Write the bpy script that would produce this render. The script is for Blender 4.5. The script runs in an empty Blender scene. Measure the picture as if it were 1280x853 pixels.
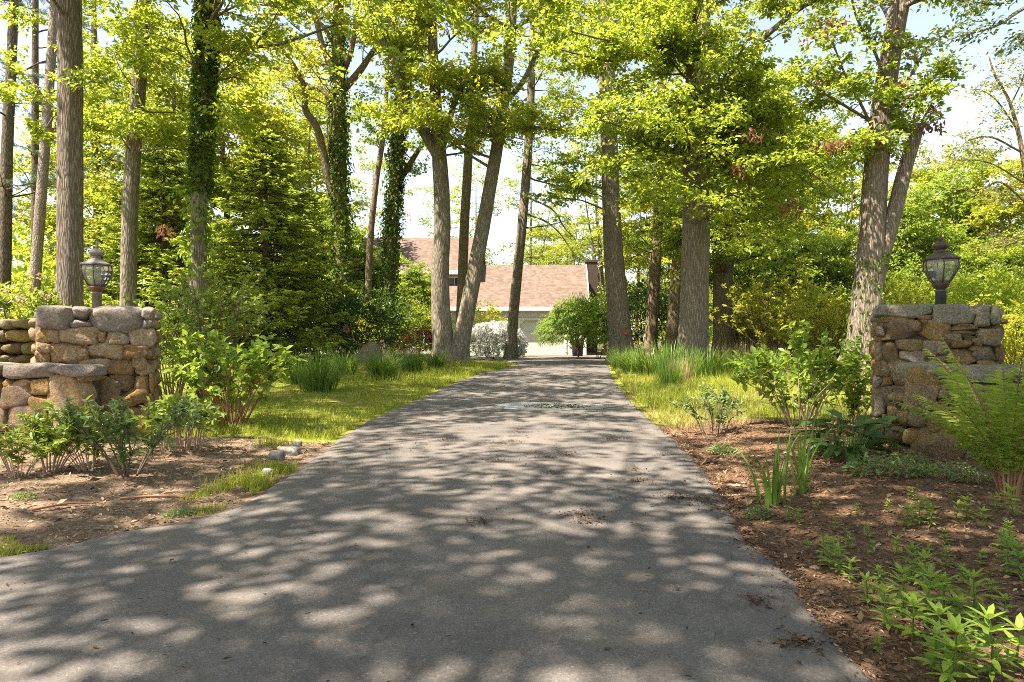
import bpy, math, random
import numpy as np
from mathutils import Vector

SC = bpy.context.scene
COL = SC.collection
R = math.radians
# ------------------------------------------------------------------ camera, sky, sun, exposure
E = 1.05                      # eye height
F = 853.33                    # focal length in photo pixels (1280 wide)
cam_d = bpy.data.cameras.new("camera")
cam_d.lens = 24.0
cam_d.sensor_width = 36.0
cam_d.clip_start = 0.05
cam_d.clip_end = 2000
cam = bpy.data.objects.new("camera", cam_d)
cam.location = (0, 0, E)
cam.rotation_euler = (R(90), 0, 0)
COL.objects.link(cam)
SC.camera = cam

SUN_EL, SUN_AZ = 60.0, 240.0   # azimuth clockwise from +Y: light comes from behind the camera, to the left
world = bpy.data.worlds.new("World")
SC.world = world
world.use_nodes = True
wn = world.node_tree
for n in list(wn.nodes):
    wn.nodes.remove(n)
sky = wn.nodes.new("ShaderNodeTexSky")
sky.sky_type = 'NISHITA'
sky.sun_disc = False
sky.sun_elevation = R(SUN_EL)
sky.sun_rotation = R(SUN_AZ)
sky.air_density = 1.0
sky.dust_density = 1.0
sky.ozone_density = 1.0
bg = wn.nodes.new("ShaderNodeBackground")
bg.inputs[1].default_value = 0.071
wo = wn.nodes.new("ShaderNodeOutputWorld")
hs = wn.nodes.new("ShaderNodeHueSaturation")      # hazy spring sky: paler than the model's blue
hs.inputs["Saturation"].default_value = 0.74
wn.links.new(sky.outputs[0], hs.inputs["Color"])
wm = wn.nodes.new("ShaderNodeMix")
wm.data_type = 'RGBA'
wm.blend_type = 'MULTIPLY'
wm.inputs[0].default_value = 1.0
wm.inputs[7].default_value = (1.05, 1.0, 0.93, 1)
wn.links.new(hs.outputs[0], wm.inputs[6])
wn.links.new(wm.outputs[2], bg.inputs[0])
wn.links.new(bg.outputs[0], wo.inputs[0])

sun_d = bpy.data.lights.new("sun", 'SUN')
sun_d.energy = 4.1
sun_d.angle = R(0.53)
sun_d.color = (1.0, 0.895, 0.765)
sun = bpy.data.objects.new("sun", sun_d)
az = R(SUN_AZ)
sdir = Vector((math.sin(az) * math.cos(R(SUN_EL)), math.cos(az) * math.cos(R(SUN_EL)), math.sin(R(SUN_EL))))
sun.rotation_euler = sdir.to_track_quat('Z', 'Y').to_euler()
sun.location = (-20, -20, 60)
COL.objects.link(sun)

vs = SC.view_settings
vs.view_transform = 'Standard'
vs.look = 'None'
vs.gamma = 1.0
vs.exposure = 2.4
vs.use_curve_mapping = False
cy = SC.cycles
cy.max_bounces = 12
cy.diffuse_bounces = 9
cy.glossy_bounces = 3
cy.transmission_bounces = 10
cy.transparent_max_bounces = 8
cy.filter_width = 1.0
cy.caustics_reflective = False
cy.caustics_refractive = False
cy.sample_clamp_indirect = 6.0
try:
    cy.use_denoising = False
    cy.use_adaptive_sampling = True
    cy.adaptive_threshold = 0.01
except Exception:
    pass

# ------------------------------------------------------------------ numbers and places
rng = np.random.default_rng(7)


def smooth(t):
    t = np.clip(t, 0, 1)
    return t * t * (3 - 2 * t)


def zb(y):
    return 0.25 * smooth((np.asarray(y, float) - 8.0) / 14.0)


def W(px, py, Y):
    return np.array(((px - 640) / F * Y, Y, E + (426.5 - py) / F * Y))


def G(px, py):
    Y = 5.0
    for _ in range(60):
        Y = 0.5 * Y + 0.5 * F * (E - float(zb(Y))) / max(py - 426.5, 4)
    return np.array(((px - 640) / F * Y, Y, float(zb(Y))))


def vnoise(x, y, s=1.0, seed=0):
    """cheap smooth 2-d noise from sines, about -1..1"""
    r = np.random.default_rng(seed)
    o = np.zeros(np.broadcast(x, y).shape)
    for k in range(6):
        a, b, c = r.uniform(-1, 1, 3)
        f = s * (0.6 + 0.55 * k)
        o = o + np.sin(f * (a * x + b * y) * 2.2 + c * 9 + 1.3 * np.sin(f * (b * x - a * y) + c * 5)) / (1 + 0.4 * k)
    return o / 3.2


def norm(v):
    v = np.asarray(v, float)
    return v / np.maximum(np.linalg.norm(v, axis=-1, keepdims=True), 1e-9)


UP = np.array((0, 0, 1.0))


# ------------------------------------------------------------------ mesh collecting
class MB:
    def __init__(s):
        s.v, s.f, s.n = [], [], 0      # vertex blocks, (faces, material) blocks

    def add(s, v, faces, mi=0):
        v = np.asarray(v, float).reshape(-1, 3)
        for f in faces:
            f = np.asarray(f, int)
            if f.size:
                s.f.append((f + s.n, mi))
        s.v.append(v)
        s.n += len(v)

    def box(s, c, size, rz=0.0, mi=0):
        c = np.asarray(c, float)
        h = np.asarray(size, float) / 2
        g = np.array([(x, y, z) for z in (-1, 1) for y in (-1, 1) for x in (-1, 1)]) * h
        ca, sa = math.cos(rz), math.sin(rz)
        g = np.column_stack((g[:, 0] * ca - g[:, 1] * sa, g[:, 0] * sa + g[:, 1] * ca, g[:, 2])) + c
        s.add(g, [np.array([(0, 2, 3, 1), (4, 5, 7, 6), (0, 1, 5, 4), (2, 6, 7, 3), (0, 4, 6, 2), (1, 3, 7, 5)])], mi)

    def grid(s, P, mi=0, flip=False):
        a, b = P.shape[:2]
        i = np.arange((a - 1) * (b - 1))
        r, c = i // (b - 1), i % (b - 1)
        q = np.column_stack((r * b + c, r * b + c + 1, (r + 1) * b + c + 1, (r + 1) * b + c))
        if flip:
            q = q[:, ::-1]
        s.add(P.reshape(-1, 3), [q], mi)

    def tube(s, pts, rad, n=8, mi=0, cap=True, shape=None):
        pts = np.asarray(pts, float)
        m = len(pts)
        rad = np.broadcast_to(np.asarray(rad, float), (m,))
        T = norm(np.gradient(pts, axis=0))
        ref = np.array((1.0, 0.05, 0)) if abs(T[0][0]) < 0.8 else np.array((0, 1.0, 0.05))
        U = norm(ref - (T @ ref)[:, None] * T)
        V = np.cross(T, U)
        th = np.arange(n) * 2 * np.pi / n
        rr = np.broadcast_to(rad[:, None], (m, n)).copy()
        if shape is not None:
            rr = rr * shape(th, pts)
        ring = pts[:, None, :] + rr[..., None] * (np.cos(th)[None, :, None] * U[:, None, :] + np.sin(th)[None, :, None] * V[:, None, :])
        i = np.arange((m - 1) * n)
        r, c = i // n, i % n
        c2 = (c + 1) % n
        q = np.column_stack((r * n + c, r * n + c2, (r + 1) * n + c2, (r + 1) * n + c))
        faces = [q]
        v = ring.reshape(-1, 3)
        if cap:
            v = np.vstack((v, pts[0], pts[-1]))
            k = np.arange(n)
            k2 = (k + 1) % n
            faces.append(np.column_stack((np.full(n, m * n), k2, k)))
            faces.append(np.column_stack((np.full(n, m * n + 1), (m - 1) * n + k, (m - 1) * n + k2)))
        s.add(v, faces, mi)

    def sticks(s, A, B, ra, rb, mi=0):
        """many straight three-sided twigs at once"""
        A, B = np.asarray(A, float), np.asarray(B, float)
        if not len(A):
            return
        T = norm(B - A)
        U = norm(np.cross(T, np.array((0.31, 0.2, 0.93)) + 0 * T))
        V = np.cross(T, U)
        vs_ = []
        for k in range(3):
            a = k * 2 * np.pi / 3
            d = math.cos(a) * U + math.sin(a) * V
            vs_.append(A + d * np.reshape(ra, (-1, 1)))
            vs_.append(B + d * np.reshape(rb, (-1, 1)))
        v = np.stack(vs_, 1)
        o = np.arange(len(A))[:, None] * 6
        f = np.concatenate([o + np.array(q) for q in ((0, 2, 3, 1), (2, 4, 5, 3), (4, 0, 1, 5))], 0)
        s.add(v.reshape(-1, 3), [f], mi)

    def leaves(s, P, D, N, L, Wd, fold=0.22, droop=0.12, six=False, mi=0):
        P, D = np.asarray(P, float), norm(D)
        if not len(P):
            return
        S = norm(np.cross(D, N))
        N = np.cross(S, D)
        L = np.broadcast_to(np.asarray(L, float), (len(P),))[:, None]
        Wd = np.broadcast_to(np.asarray(Wd, float), (len(P),))[:, None]
        if not six:
            v = np.stack((P, P + D * L * .45 + S * Wd * .5 + N * fold * Wd, P + D * L - N * droop * L,
                          P + D * L * .45 - S * Wd * .5 + N * fold * Wd), 1)
            f = np.arange(len(P))[:, None] * 4 + np.arange(4)
            s.add(v.reshape(-1, 3), [f], mi)
        else:
            def pt(t, w):
                return P + D * L * t + S * Wd * w + N * (fold * Wd * abs(w) * 2 - droop * L * t * t)
            v = np.stack((P, pt(.28, .46), pt(.66, .4), pt(1.0, 0), pt(.66, -.4), pt(.28, -.46), pt(.5, 0)), 1)
            o = np.arange(len(P))[:, None] * 7
            f = np.concatenate((o + np.array((0, 1, 2, 6)), o + np.array((6, 2, 3, 4)), o + np.array((0, 6, 4, 5))), 0)
            s.add(v.reshape(-1, 3), [f], mi)

    def blades(s, P, D, L, Wd, bend, seg=4, mi=0):
        """many arching strap leaves; D = lean direction (horizontal unit), bend = how far the tip leans, 0..1.4"""
        P, D = np.asarray(P, float), norm(D)
        n = len(P)
        if not n:
            return
        L = np.broadcast_to(np.asarray(L, float), (n,))[:, None]
        Wd = np.broadcast_to(np.asarray(Wd, float), (n,))[:, None]
        bend = np.broadcast_to(np.asarray(bend, float), (n,))[:, None]
        S = norm(np.cross(D, UP))
        p = P.copy()
        rows = []
        for k in range(seg + 1):
            t = k / seg
            w = Wd * (1 - t ** 1.8) * .5 * (0.75 + 0.25 * min(1, t * 4)) + 0.0004
            rows += [p + S * w, p - S * w]
            ang = bend * (t + 0.15) * 1.6
            p = p + (D * np.sin(ang) + UP * np.cos(ang)) * L / seg
        v = np.stack(rows, 1)
        o = np.arange(n)[:, None] * (2 * (seg + 1))
        f = np.concatenate([o + 2 * k + np.array((0, 1, 3, 2)) for k in range(seg)], 0)
        s.add(v.reshape(-1, 3), [f], mi)

    def build(s, name, mats, parent=None, smooth=True, origin=None):
        v = np.vstack(s.v) if s.v else np.zeros((0, 3))
        off = np.zeros(3)
        if parent is not None:
            q = parent
            while q is not None:
                off = off + np.array(q.location)
                q = q.parent
        elif origin is not None:
            off = np.asarray(origin, float)
        v = v - off
        me = bpy.data.meshes.new(name)
        tot = np.concatenate([np.full(len(f), f.shape[1]) for f, _ in s.f])
        idx = np.concatenate([f.ravel() for f, _ in s.f])
        mi = np.concatenate([np.full(len(f), m) for f, m in s.f])
        st = np.concatenate(([0], np.cumsum(tot)[:-1]))
        me.vertices.add(len(v))
        me.vertices.foreach_set("co", v.astype(np.float32).ravel())
        me.loops.add(len(idx))
        me.loops.foreach_set("vertex_index", idx.astype(np.int32))
        me.polygons.add(len(tot))
        me.polygons.foreach_set("loop_start", st.astype(np.int32))
        me.polygons.foreach_set("loop_total", tot.astype(np.int32))
        me.polygons.foreach_set("material_index", mi.astype(np.int32))
        me.polygons.foreach_set("use_smooth", np.full(len(tot), bool(smooth)))
        me.update(calc_edges=True)
        for m in (mats if isinstance(mats, (list, tuple)) else [mats]):
            me.materials.append(m)
        o = bpy.data.objects.new(name, me)
        COL.objects.link(o)
        if parent is not None:
            o.parent = parent
        elif origin is not None:
            o.location = off
        return o


def tag(o, label=None, cat=None, group=None, kind=None):
    for k, val in (("label", label), ("category", cat), ("group", group), ("kind", kind)):
        if val:
            o[k] = val
    return o


def thing(name, loc, label, cat, group=None, rz=0.0):
    o = bpy.data.objects.new(name, None)
    o.empty_display_size = 0.2
    o.location = [float(a) for a in loc]
    o.rotation_euler = (0, 0, rz)
    COL.objects.link(o)
    return tag(o, label, cat, group)


def dup(root, loc, rz=0.0, sc=1.0, label=None, cat=None, group=None, name=None):
    r = root.copy()
    if name:
        r.name = name
    COL.objects.link(r)
    r.location = [float(a) for a in loc]
    r.rotation_euler = (0, 0, rz)
    r.scale = (sc, sc, sc) if np.isscalar(sc) else sc
    tag(r, label, cat, group)
    for ch in list(root.children):
        c = ch.copy()
        COL.objects.link(c)
        c.parent = r
        for g in list(ch.children):
            d = g.copy()
            COL.objects.link(d)
            d.parent = c
    return r


# ------------------------------------------------------------------ materials
class NT:
    def __init__(s, name):
        s.m = bpy.data.materials.new(name)
        s.m.use_nodes = True
        s.t = s.m.node_tree
        for n in list(s.t.nodes):
            s.t.nodes.remove(n)
        s.out = s.new("OutputMaterial")
        s.geo = None

    def new(s, kind, **kw):
        n = s.t.nodes.new("ShaderNode" + kind)
        for k, v in kw.items():
            setattr(n, k, v)
        return n

    def link(s, a, b):
        s.t.links.new(a, b)

    def set(s, sock, v):
        if hasattr(v, "is_output"):
            s.link(v, sock)
        elif isinstance(v, (tuple, list)) and len(v) == 3 and sock.type == 'RGBA':
            sock.default_value = (*v, 1)
        else:
            sock.default_value = v

    def pos(s, scale=(1, 1, 1), space="Position"):
        if space == "Object":
            tc = s.new("TexCoord")
            src = tc.outputs["Object"]
        else:
            src = s.new("NewGeometry").outputs["Position"]
        mp = s.new("Mapping")
        mp.inputs["Scale"].default_value = scale
        s.link(src, mp.inputs["Vector"])
        return mp.outputs["Vector"]

    def noise(s, vec, scale, detail=4.0, rough=0.55, dist=0.0):
        n = s.new("TexNoise")
        s.link(vec, n.inputs["Vector"])
        n.inputs["Scale"].default_value = scale
        n.inputs["Detail"].default_value = detail
        n.inputs["Roughness"].default_value = rough
        n.inputs["Distortion"].default_value = dist
        return n.outputs["Fac"]

    def voro(s, vec, scale, feature='F1', out="Distance", rand=1.0):
        n = s.new("TexVoronoi")
        n.feature = feature
        s.link(vec, n.inputs["Vector"])
        n.inputs["Scale"].default_value = scale
        n.inputs["Randomness"].default_value = rand
        return n.outputs[out]

    def ramp(s, fac, stops, interp='LINEAR'):
        r = s.new("ValToRGB")
        r.color_ramp.interpolation = interp
        els = r.color_ramp.elements
        while len(els) < len(stops):
            els.new(0.5)
        for e, (p, c) in zip(els, stops):
            e.position = p
            e.color = (*c, 1) if len(c) == 3 else c
        s.link(fac, r.inputs[0])
        return r.outputs[0]

    def mix(s, fac, a, b, mode='MIX'):
        m = s.new("Mix", data_type='RGBA', blend_type=mode)
        s.set(m.inputs[0], fac)
        s.set(m.inputs[6], a)
        s.set(m.inputs[7], b)
        return m.outputs[2]

    def math(s, op, a, b=0.0, clamp=False):
        m = s.new("Math", operation=op)
        m.use_clamp = clamp
        s.set(m.inputs[0], a)
        s.set(m.inputs[1], b)
        return m.outputs[0]

    def rand(s):
        return s.new("NewGeometry").outputs["Random Per Island"]

    def bump(s, h, strength=0.5, dist=0.02):
        b = s.new("Bump")
        b.inputs["Strength"].default_value = strength
        b.inputs["Distance"].default_value = dist
        s.link(h, b.inputs["Height"])
        return b.outputs["Normal"]

    def principled(s, col, rough=0.8, normal=None, spec=0.3, metal=0.0, **kw):
        p = s.new("BsdfPrincipled")
        s.set(p.inputs["Base Color"], col)
        s.set(p.inputs["Roughness"], rough)
        p.inputs["Specular IOR Level"].default_value = spec
        p.inputs["Metallic"].default_value = metal
        for k, v in kw.items():
            s.set(p.inputs[k], v)
        if normal is not None:
            s.link(normal, p.inputs["Normal"])
        s.link(p.outputs[0], s.out.inputs["Surface"])
        return s.m


def leaf_mat(name, dark, light, trans, tmix=0.45, rough=0.42, brown=None, patch=0.5, spec=0.35):
    """leaf: per-leaf colour, a slower change from clump to clump, light passing through the blade"""
    t = NT(name)
    vec = t.pos()
    n = t.noise(vec, patch, 2.0)
    f = t.math('ADD', t.math('MULTIPLY', t.rand(), 0.6), t.math('MULTIPLY', t.math('SUBTRACT', n, 0.3), 1.0), clamp=True)
    stops = [(0.0, dark), (0.85, light)]
    col = t.ramp(f, stops)
    tc = t.mix(f, tuple(c * .62 for c in trans), trans)
    if brown:
        sel = t.math('GREATER_THAN', t.math('FRACT', t.math('MULTIPLY', t.rand(), 37.3)), 0.97)
        col = t.mix(sel, col, brown)
    p = t.new("BsdfPrincipled")
    t.set(p.inputs["Base Color"], col)
    p.inputs["Roughness"].default_value = rough
    p.inputs["Specular IOR Level"].default_value = spec
    tr = t.new("BsdfTranslucent")
    t.set(tr.inputs[0], tc)
    mx = t.new("MixShader")
    mx.inputs[0].default_value = tmix
    t.link(p.outputs[0], mx.inputs[1])
    t.link(tr.outputs[0], mx.inputs[2])
    t.link(mx.outputs[0], t.out.inputs["Surface"])
    return t.m


def bark_mat(name, c0, c1, c2, vs_=0.16, moss=None, scale=26.0, lich=0.0):
    t = NT(name)
    vec = t.pos((1, 1, vs_ * .7))
    iso = t.pos()
    a = t.noise(vec, scale, 6.0, 0.62, 0.6)
    v = t.voro(vec, scale * 1.15, 'DISTANCE_TO_EDGE')
    h = t.math('ADD', t.math('MULTIPLY', a, 0.7), t.math('MULTIPLY', t.math('MINIMUM', v, 0.25), 2.2))
    col = t.ramp(h, [(0.25, c0), (0.62, c1), (0.95, c2)])
    col = t.mix(t.math('MULTIPLY', t.noise(iso, 1.6, 3), 0.5), col, t.mix(0.5, col, c2))
    if moss:
        mk = t.ramp(t.noise(iso, 2.3, 5, 0.65), [(0.5, (0, 0, 0)), (0.66, (1, 1, 1))])
        col = t.mix(t.math('MULTIPLY', mk, 0.55), col, moss)
    if lich:
        mk = t.ramp(t.noise(iso, 9.0, 4, 0.6), [(0.58, (0, 0, 0)), (0.64, (1, 1, 1))])
        col = t.mix(t.math('MULTIPLY', mk, lich * 2), col, (0.24, 0.25, 0.19))
    return t.principled(col, 0.9, t.bump(h, 0.9, 0.03), 0.15)


M = {}
M['bark_oak'] = bark_mat("oak_bark", (0.065, 0.05, 0.037), (0.17, 0.135, 0.104), (0.26, 0.215, 0.17), lich=0.08)
M['bark_grey'] = bark_mat("grey_bark", (0.085, 0.067, 0.047), (0.185, 0.152, 0.112), (0.28, 0.24, 0.19), 0.25, (0.11, 0.115, 0.045), 18, 0.14)
M['bark_dark'] = bark_mat("dark_bark", (0.045, 0.034, 0.022), (0.125, 0.096, 0.064), (0.22, 0.175, 0.12), 0.2)
M['bark_brown'] = bark_mat("brown_bark", (0.065, 0.046, 0.028), (0.185, 0.138, 0.085), (0.30, 0.23, 0.145), 0.2, (0.14, 0.14, 0.04))
M['bark_pale'] = bark_mat("pale_bark", (0.12, 0.09, 0.07), (0.25, 0.2, 0.16), (0.36, 0.3, 0.25), 0.3)
M['twig'] = NT("twig_wood").principled((0.13, 0.095, 0.065), 0.85, spec=0.2)
t = NT("pale_stem_wood")
M['stem_pale'] = t.principled(t.ramp(t.rand(), [(0, (0.26, 0.17, 0.10)), (1, (0.42, 0.31, 0.2))]), 0.8, spec=0.2)
t = NT("red_stem_wood")
M['stem_red'] = t.principled(t.ramp(t.rand(), [(0, (0.16, 0.07, 0.035)), (1, (0.33, 0.17, 0.09))]), 0.8, spec=0.2)

M['leaf_bright'] = leaf_mat("bright_leaf", (0.11, 0.175, 0.022), (0.27, 0.335, 0.03), (0.62, 0.70, 0.055), 0.52)
M['leaf_mid'] = leaf_mat("mid_green_leaf", (0.08, 0.15, 0.022), (0.21, 0.285, 0.028), (0.53, 0.63, 0.05), 0.5, brown=(0.22, 0.07, 0.02))
M['leaf_yellow'] = leaf_mat("yellow_green_leaf", (0.18, 0.23, 0.026), (0.38, 0.38, 0.035), (0.76, 0.74, 0.06), 0.52)
M['leaf_fresh'] = leaf_mat("fresh_green_leaf", (0.09, 0.18, 0.022), (0.23, 0.33, 0.04), (0.46, 0.58, 0.06), 0.47)
M['leaf_deep'] = leaf_mat("deep_green_leaf", (0.022, 0.055, 0.012), (0.075, 0.13, 0.022), (0.15, 0.24, 0.03), 0.3, 0.35)
M['leaf_ivy'] = leaf_mat("ivy_leaf", (0.07, 0.14, 0.02), (0.21, 0.31, 0.035), (0.44, 0.58, 0.06), 0.42, 0.38)
M['leaf_shrub'] = leaf_mat("shrub_leaf", (0.08, 0.145, 0.022), (0.23, 0.31, 0.045), (0.44, 0.53, 0.06), 0.42, 0.38, patch=2.0)
M['leaf_blue'] = leaf_mat("blue_green_leaf", (0.075, 0.125, 0.04), (0.19, 0.265, 0.08), (0.33, 0.43, 0.09), 0.35, 0.4, patch=2.0)
M['leaf_shoot'] = leaf_mat("young_shoot_leaf", (0.11, 0.20, 0.025), (0.26, 0.36, 0.045), (0.48, 0.6, 0.07), 0.42, 0.42, patch=3.0)
M['leaf_olive'] = leaf_mat("olive_green_leaf", (0.06, 0.085, 0.02), (0.18, 0.20, 0.05), (0.30, 0.33, 0.06), 0.35, 0.4, patch=1.2)
M['leaf_red'] = leaf_mat("dark_red_leaf", (0.035, 0.008, 0.010), (0.12, 0.02, 0.02), (0.25, 0.03, 0.03), 0.4)
M['leaf_dead'] = leaf_mat("withered_brown_leaf", (0.10, 0.045, 0.02), (0.24, 0.105, 0.05), (0.3, 0.12, 0.05), 0.35, 0.6)
M['needle_dark'] = leaf_mat("conifer_needle", (0.08, 0.135, 0.024), (0.2, 0.275, 0.038), (0.42, 0.52, 0.055), 0.35, 0.5)
M['needle_new'] = leaf_mat("young_conifer_shoot", (0.19, 0.26, 0.025), (0.36, 0.42, 0.05), (0.62, 0.7, 0.08), 0.5, 0.5)
M['needle_pine'] = leaf_mat("pine_needle", (0.035, 0.065, 0.03), (0.10, 0.15, 0.06), (0.17, 0.24, 0.07), 0.35, 0.5)
M['blade'] = leaf_mat("strap_leaf", (0.045, 0.10, 0.015), (0.15, 0.235, 0.04), (0.27, 0.40, 0.05), 0.4, 0.4, patch=3)
M['blade_dry'] = leaf_mat("dry_strap_leaf", (0.28, 0.19, 0.085), (0.47, 0.36, 0.17), (0.45, 0.34, 0.15), 0.35, 0.6, patch=3)
M['grass'] = leaf_mat("grass_blade", (0.12, 0.165, 0.016), (0.31, 0.34, 0.04), (0.5, 0.54, 0.05), 0.45, 0.5, patch=1.2)
M['fern'] = leaf_mat("fern_frond", (0.11, 0.185, 0.024), (0.26, 0.34, 0.045), (0.5, 0.6, 0.065), 0.47, 0.45, patch=2.5)
M['petal_white'] = leaf_mat("white_petal", (0.80, 0.79, 0.75), (0.9, 0.89, 0.86), (0.85, 0.85, 0.8), 0.4, 0.6)
M['petal_pink'] = leaf_mat("pink_petal", (0.5, 0.22, 0.22), (0.66, 0.36, 0.33), (0.6, 0.3, 0.27), 0.3, 0.6)


def asphalt():
    t = NT("asphalt")
    v = t.pos()
    agg = t.voro(v, 135, 'F1', "Color")
    sep = t.new("SeparateColor")
    t.link(agg, sep.inputs[0])
    big = t.noise(v, 0.55, 5, 0.6)
    fine = t.noise(v, 210, 3, 0.7)
    base = t.ramp(fine, [(0.28, (0.062, 0.056, 0.0515)), (0.55, (0.122, 0.11, 0.102)), (0.8, (0.182, 0.165, 0.152))])
    stone = t.ramp(sep.outputs[0], [(0.0, (0.088, 0.08, 0.074)), (0.7, (0.146, 0.132, 0.121)), (0.95, (0.18, 0.165, 0.152)), (1.0, (0.27, 0.25, 0.23))])
    col = t.mix(0.5, base, stone)
    wear = t.ramp(big, [(0.3, (0.68, 0.68, 0.69)), (0.5, (1.0, 0.99, 0.97)), (0.7, (1.28, 1.23, 1.15))])
    col = t.mix(1.0, col, wear, 'MULTIPLY')
    mid = t.ramp(t.noise(v, 3.7, 7, 0.72), [(0.32, (0.76, 0.75, 0.74)), (0.6, (1.08, 1.07, 1.05))])
    col = t.mix(0.8, col, mid, 'MULTIPLY')
    st = t.ramp(t.noise(v, 0.9, 4, 0.6, 1.2), [(0.62, (0, 0, 0)), (0.70, (1, 1, 1))])
    col = t.mix(t.math('MULTIPLY', st, 0.35), col, (0.07, 0.062, 0.055))
    dirt = t.ramp(t.noise(v, 2.4, 8, 0.75), [(0.52, (0, 0, 0)), (0.70, (1, 1, 1))])
    col = t.mix(t.math('MULTIPLY', dirt, 0.42), col, (0.19, 0.145, 0.10))
    ck = t.new("TexVoronoi", feature='DISTANCE_TO_EDGE')
    wv = t.new("Mapping")
    nz = t.new("TexNoise")
    nz.inputs["Scale"].default_value = 1.3
    nz.inputs["Detail"].default_value = 6
    t.link(v, nz.inputs["Vector"])
    add = t.mix(0.30, v, nz.outputs["Color"])
    t.link(add, ck.inputs["Vector"])
    ck.inputs["Scale"].default_value = 0.42
    crack = t.ramp(ck.outputs["Distance"], [(0.0, (1, 1, 1)), (0.0012, (0.8, 0.8, 0.8)), (0.0026, (0, 0, 0))])
    gate = t.ramp(t.noise(v, 0.4, 2), [(0.52, (0, 0, 0)), (0.62, (1, 1, 1))])
    cm = t.math('MULTIPLY', crack, gate)
    col = t.mix(t.math('MULTIPLY', cm, 0.4), col, (0.035, 0.03, 0.027))
    h = t.math('SUBTRACT', t.math('ADD', t.math('MULTIPLY', fine, 0.6), t.math('MULTIPLY', sep.outputs[0], 0.5)), t.math('MULTIPLY', cm, 0.8))
    return t.principled(col, 0.86, t.bump(h, 0.35, 0.006), 0.25)


def soil(name, a, b, c, s=1.0, grn=None):
    t = NT(name)
    v = t.pos()
    n1 = t.noise(v, 38 * s, 8, 0.72)
    n2 = t.noise(v, 1.1 * s, 4, 0.6)
    ch = t.voro(v, 60 * s, 'F1', "Color")
    sep = t.new("SeparateColor")
    t.link(ch, sep.inputs[0])
    col = t.ramp(n1, [(0.3, a), (0.52, b), (0.72, c)])
    col = t.mix(0.35, col, t.ramp(sep.outputs[0], [(0.0, a), (0.6, b), (1.0, c)]))
    col = t.mix(1.0, col, t.ramp(n2, [(0.3, (0.75, 0.75, 0.75)), (0.7, (1.2, 1.2, 1.2))]), 'MULTIPLY')
    if grn:
        g = t.ramp(t.noise(v, 0.5 * s, 6, 0.65), [(0.42, (0, 0, 0)), (0.58, (1, 1, 1))])
        col = t.mix(t.math('MULTIPLY', g, 0.8), col, grn)
    return t.principled(col, 0.95, t.bump(t.math('ADD', n1, sep.outputs[0]), 0.8, 0.012), 0.1)


M['asphalt'] = asphalt()
M['ground'] = soil("woodland_floor", (0.03, 0.022, 0.013), (0.095, 0.065, 0.035), (0.18, 0.13, 0.07), 0.5, (0.06, 0.085, 0.014))
M['mulch_red'] = soil("bark_mulch", (0.042, 0.025, 0.014), (0.135, 0.08, 0.047), (0.26, 0.165, 0.10))
M['mulch_tan'] = soil("dry_soil", (0.075, 0.051, 0.035), (0.175, 0.124, 0.085), (0.30, 0.225, 0.158))
M['lawn'] = soil("lawn_turf", (0.10, 0.095, 0.02), (0.18, 0.18, 0.03), (0.29, 0.25, 0.07), 0.8, (0.14, 0.18, 0.018))
t = NT("mulch_chip")
M['chip'] = t.principled(t.ramp(t.rand(), [(0, (0.045, 0.026, 0.015)), (0.45, (0.14, 0.08, 0.045)), (0.85, (0.25, 0.155, 0.09)), (1, (0.42, 0.31, 0.2))]), 0.9, spec=0.15)
t = NT("drive_litter")
M['litter'] = t.principled(t.ramp(t.rand(), [(0, (0.03, 0.018, 0.011)), (0.6, (0.085, 0.05, 0.03)), (1, (0.17, 0.11, 0.065))]), 0.9, spec=0.1)
t = NT("tan_chip")
M['chip_tan'] = t.principled(t.ramp(t.rand(), [(0, (0.10, 0.055, 0.03)), (0.5, (0.26, 0.15, 0.08)), (1, (0.48, 0.34, 0.2))]), 0.9, spec=0.15)


t = NT("wet_grit")
M['grit'] = t.principled(t.ramp(t.rand(), [(0, (0.06, 0.055, 0.045)), (0.6, (0.14, 0.125, 0.10)), (1, (0.16, 0.17, 0.06))]), 0.8, spec=0.2)


def stone_mat(name, stops, ochre, lich, dark):
    t = NT(name)
    v = t.pos()
    base = t.ramp(t.rand(), stops)
    n = t.noise(v, 9, 6, 0.65)
    n2 = t.noise(v, 45, 5, 0.7)
    col = t.mix(t.math('MULTIPLY', t.ramp(n, [(0.38, (0, 0, 0)), (0.62, (1, 1, 1))]), 0.6), base, ochre)
    col = t.mix(1.0, col, t.ramp(n2, [(0.25, (0.42, 0.40, 0.38)), (0.5, (0.95, 0.95, 0.95)), (0.78, (1.4, 1.38, 1.3))]), 'MULTIPLY')
    sp = t.ramp(t.noise(v, 26, 4, 0.6, 0.4), [(0.60, (0, 0, 0)), (0.66, (1, 1, 1))])
    pt = t.math('MULTIPLY', sp, t.ramp(t.noise(v, 3.1, 2), [(0.45, (0, 0, 0)), (0.6, (1, 1, 1))]))
    col = t.mix(t.math('MULTIPLY', pt, 0.9), col, lich)
    dk = t.ramp(t.noise(v, 5.5, 5, 0.7), [(0.56, (0, 0, 0)), (0.72, (1, 1, 1))])
    col = t.mix(t.math('MULTIPLY', dk, 0.7), col, dark)
    pit = t.ramp(t.voro(v, 34, 'F1'), [(0.0, (0.55, 0.53, 0.5)), (0.35, (1, 1, 1))])
    col = t.mix(0.6, col, pit, 'MULTIPLY')
    h = t.math('ADD', t.math('MULTIPLY', n2, 0.8), t.math('MULTIPLY', t.noise(v, 130, 4, 0.7), .6))
    h = t.math('ADD', h, t.math('MULTIPLY', t.noise(v, 14, 6, 0.7), 1.5))
    return t.principled(col, 0.92, t.bump(h, 0.9, 0.022), 0.15)


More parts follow.
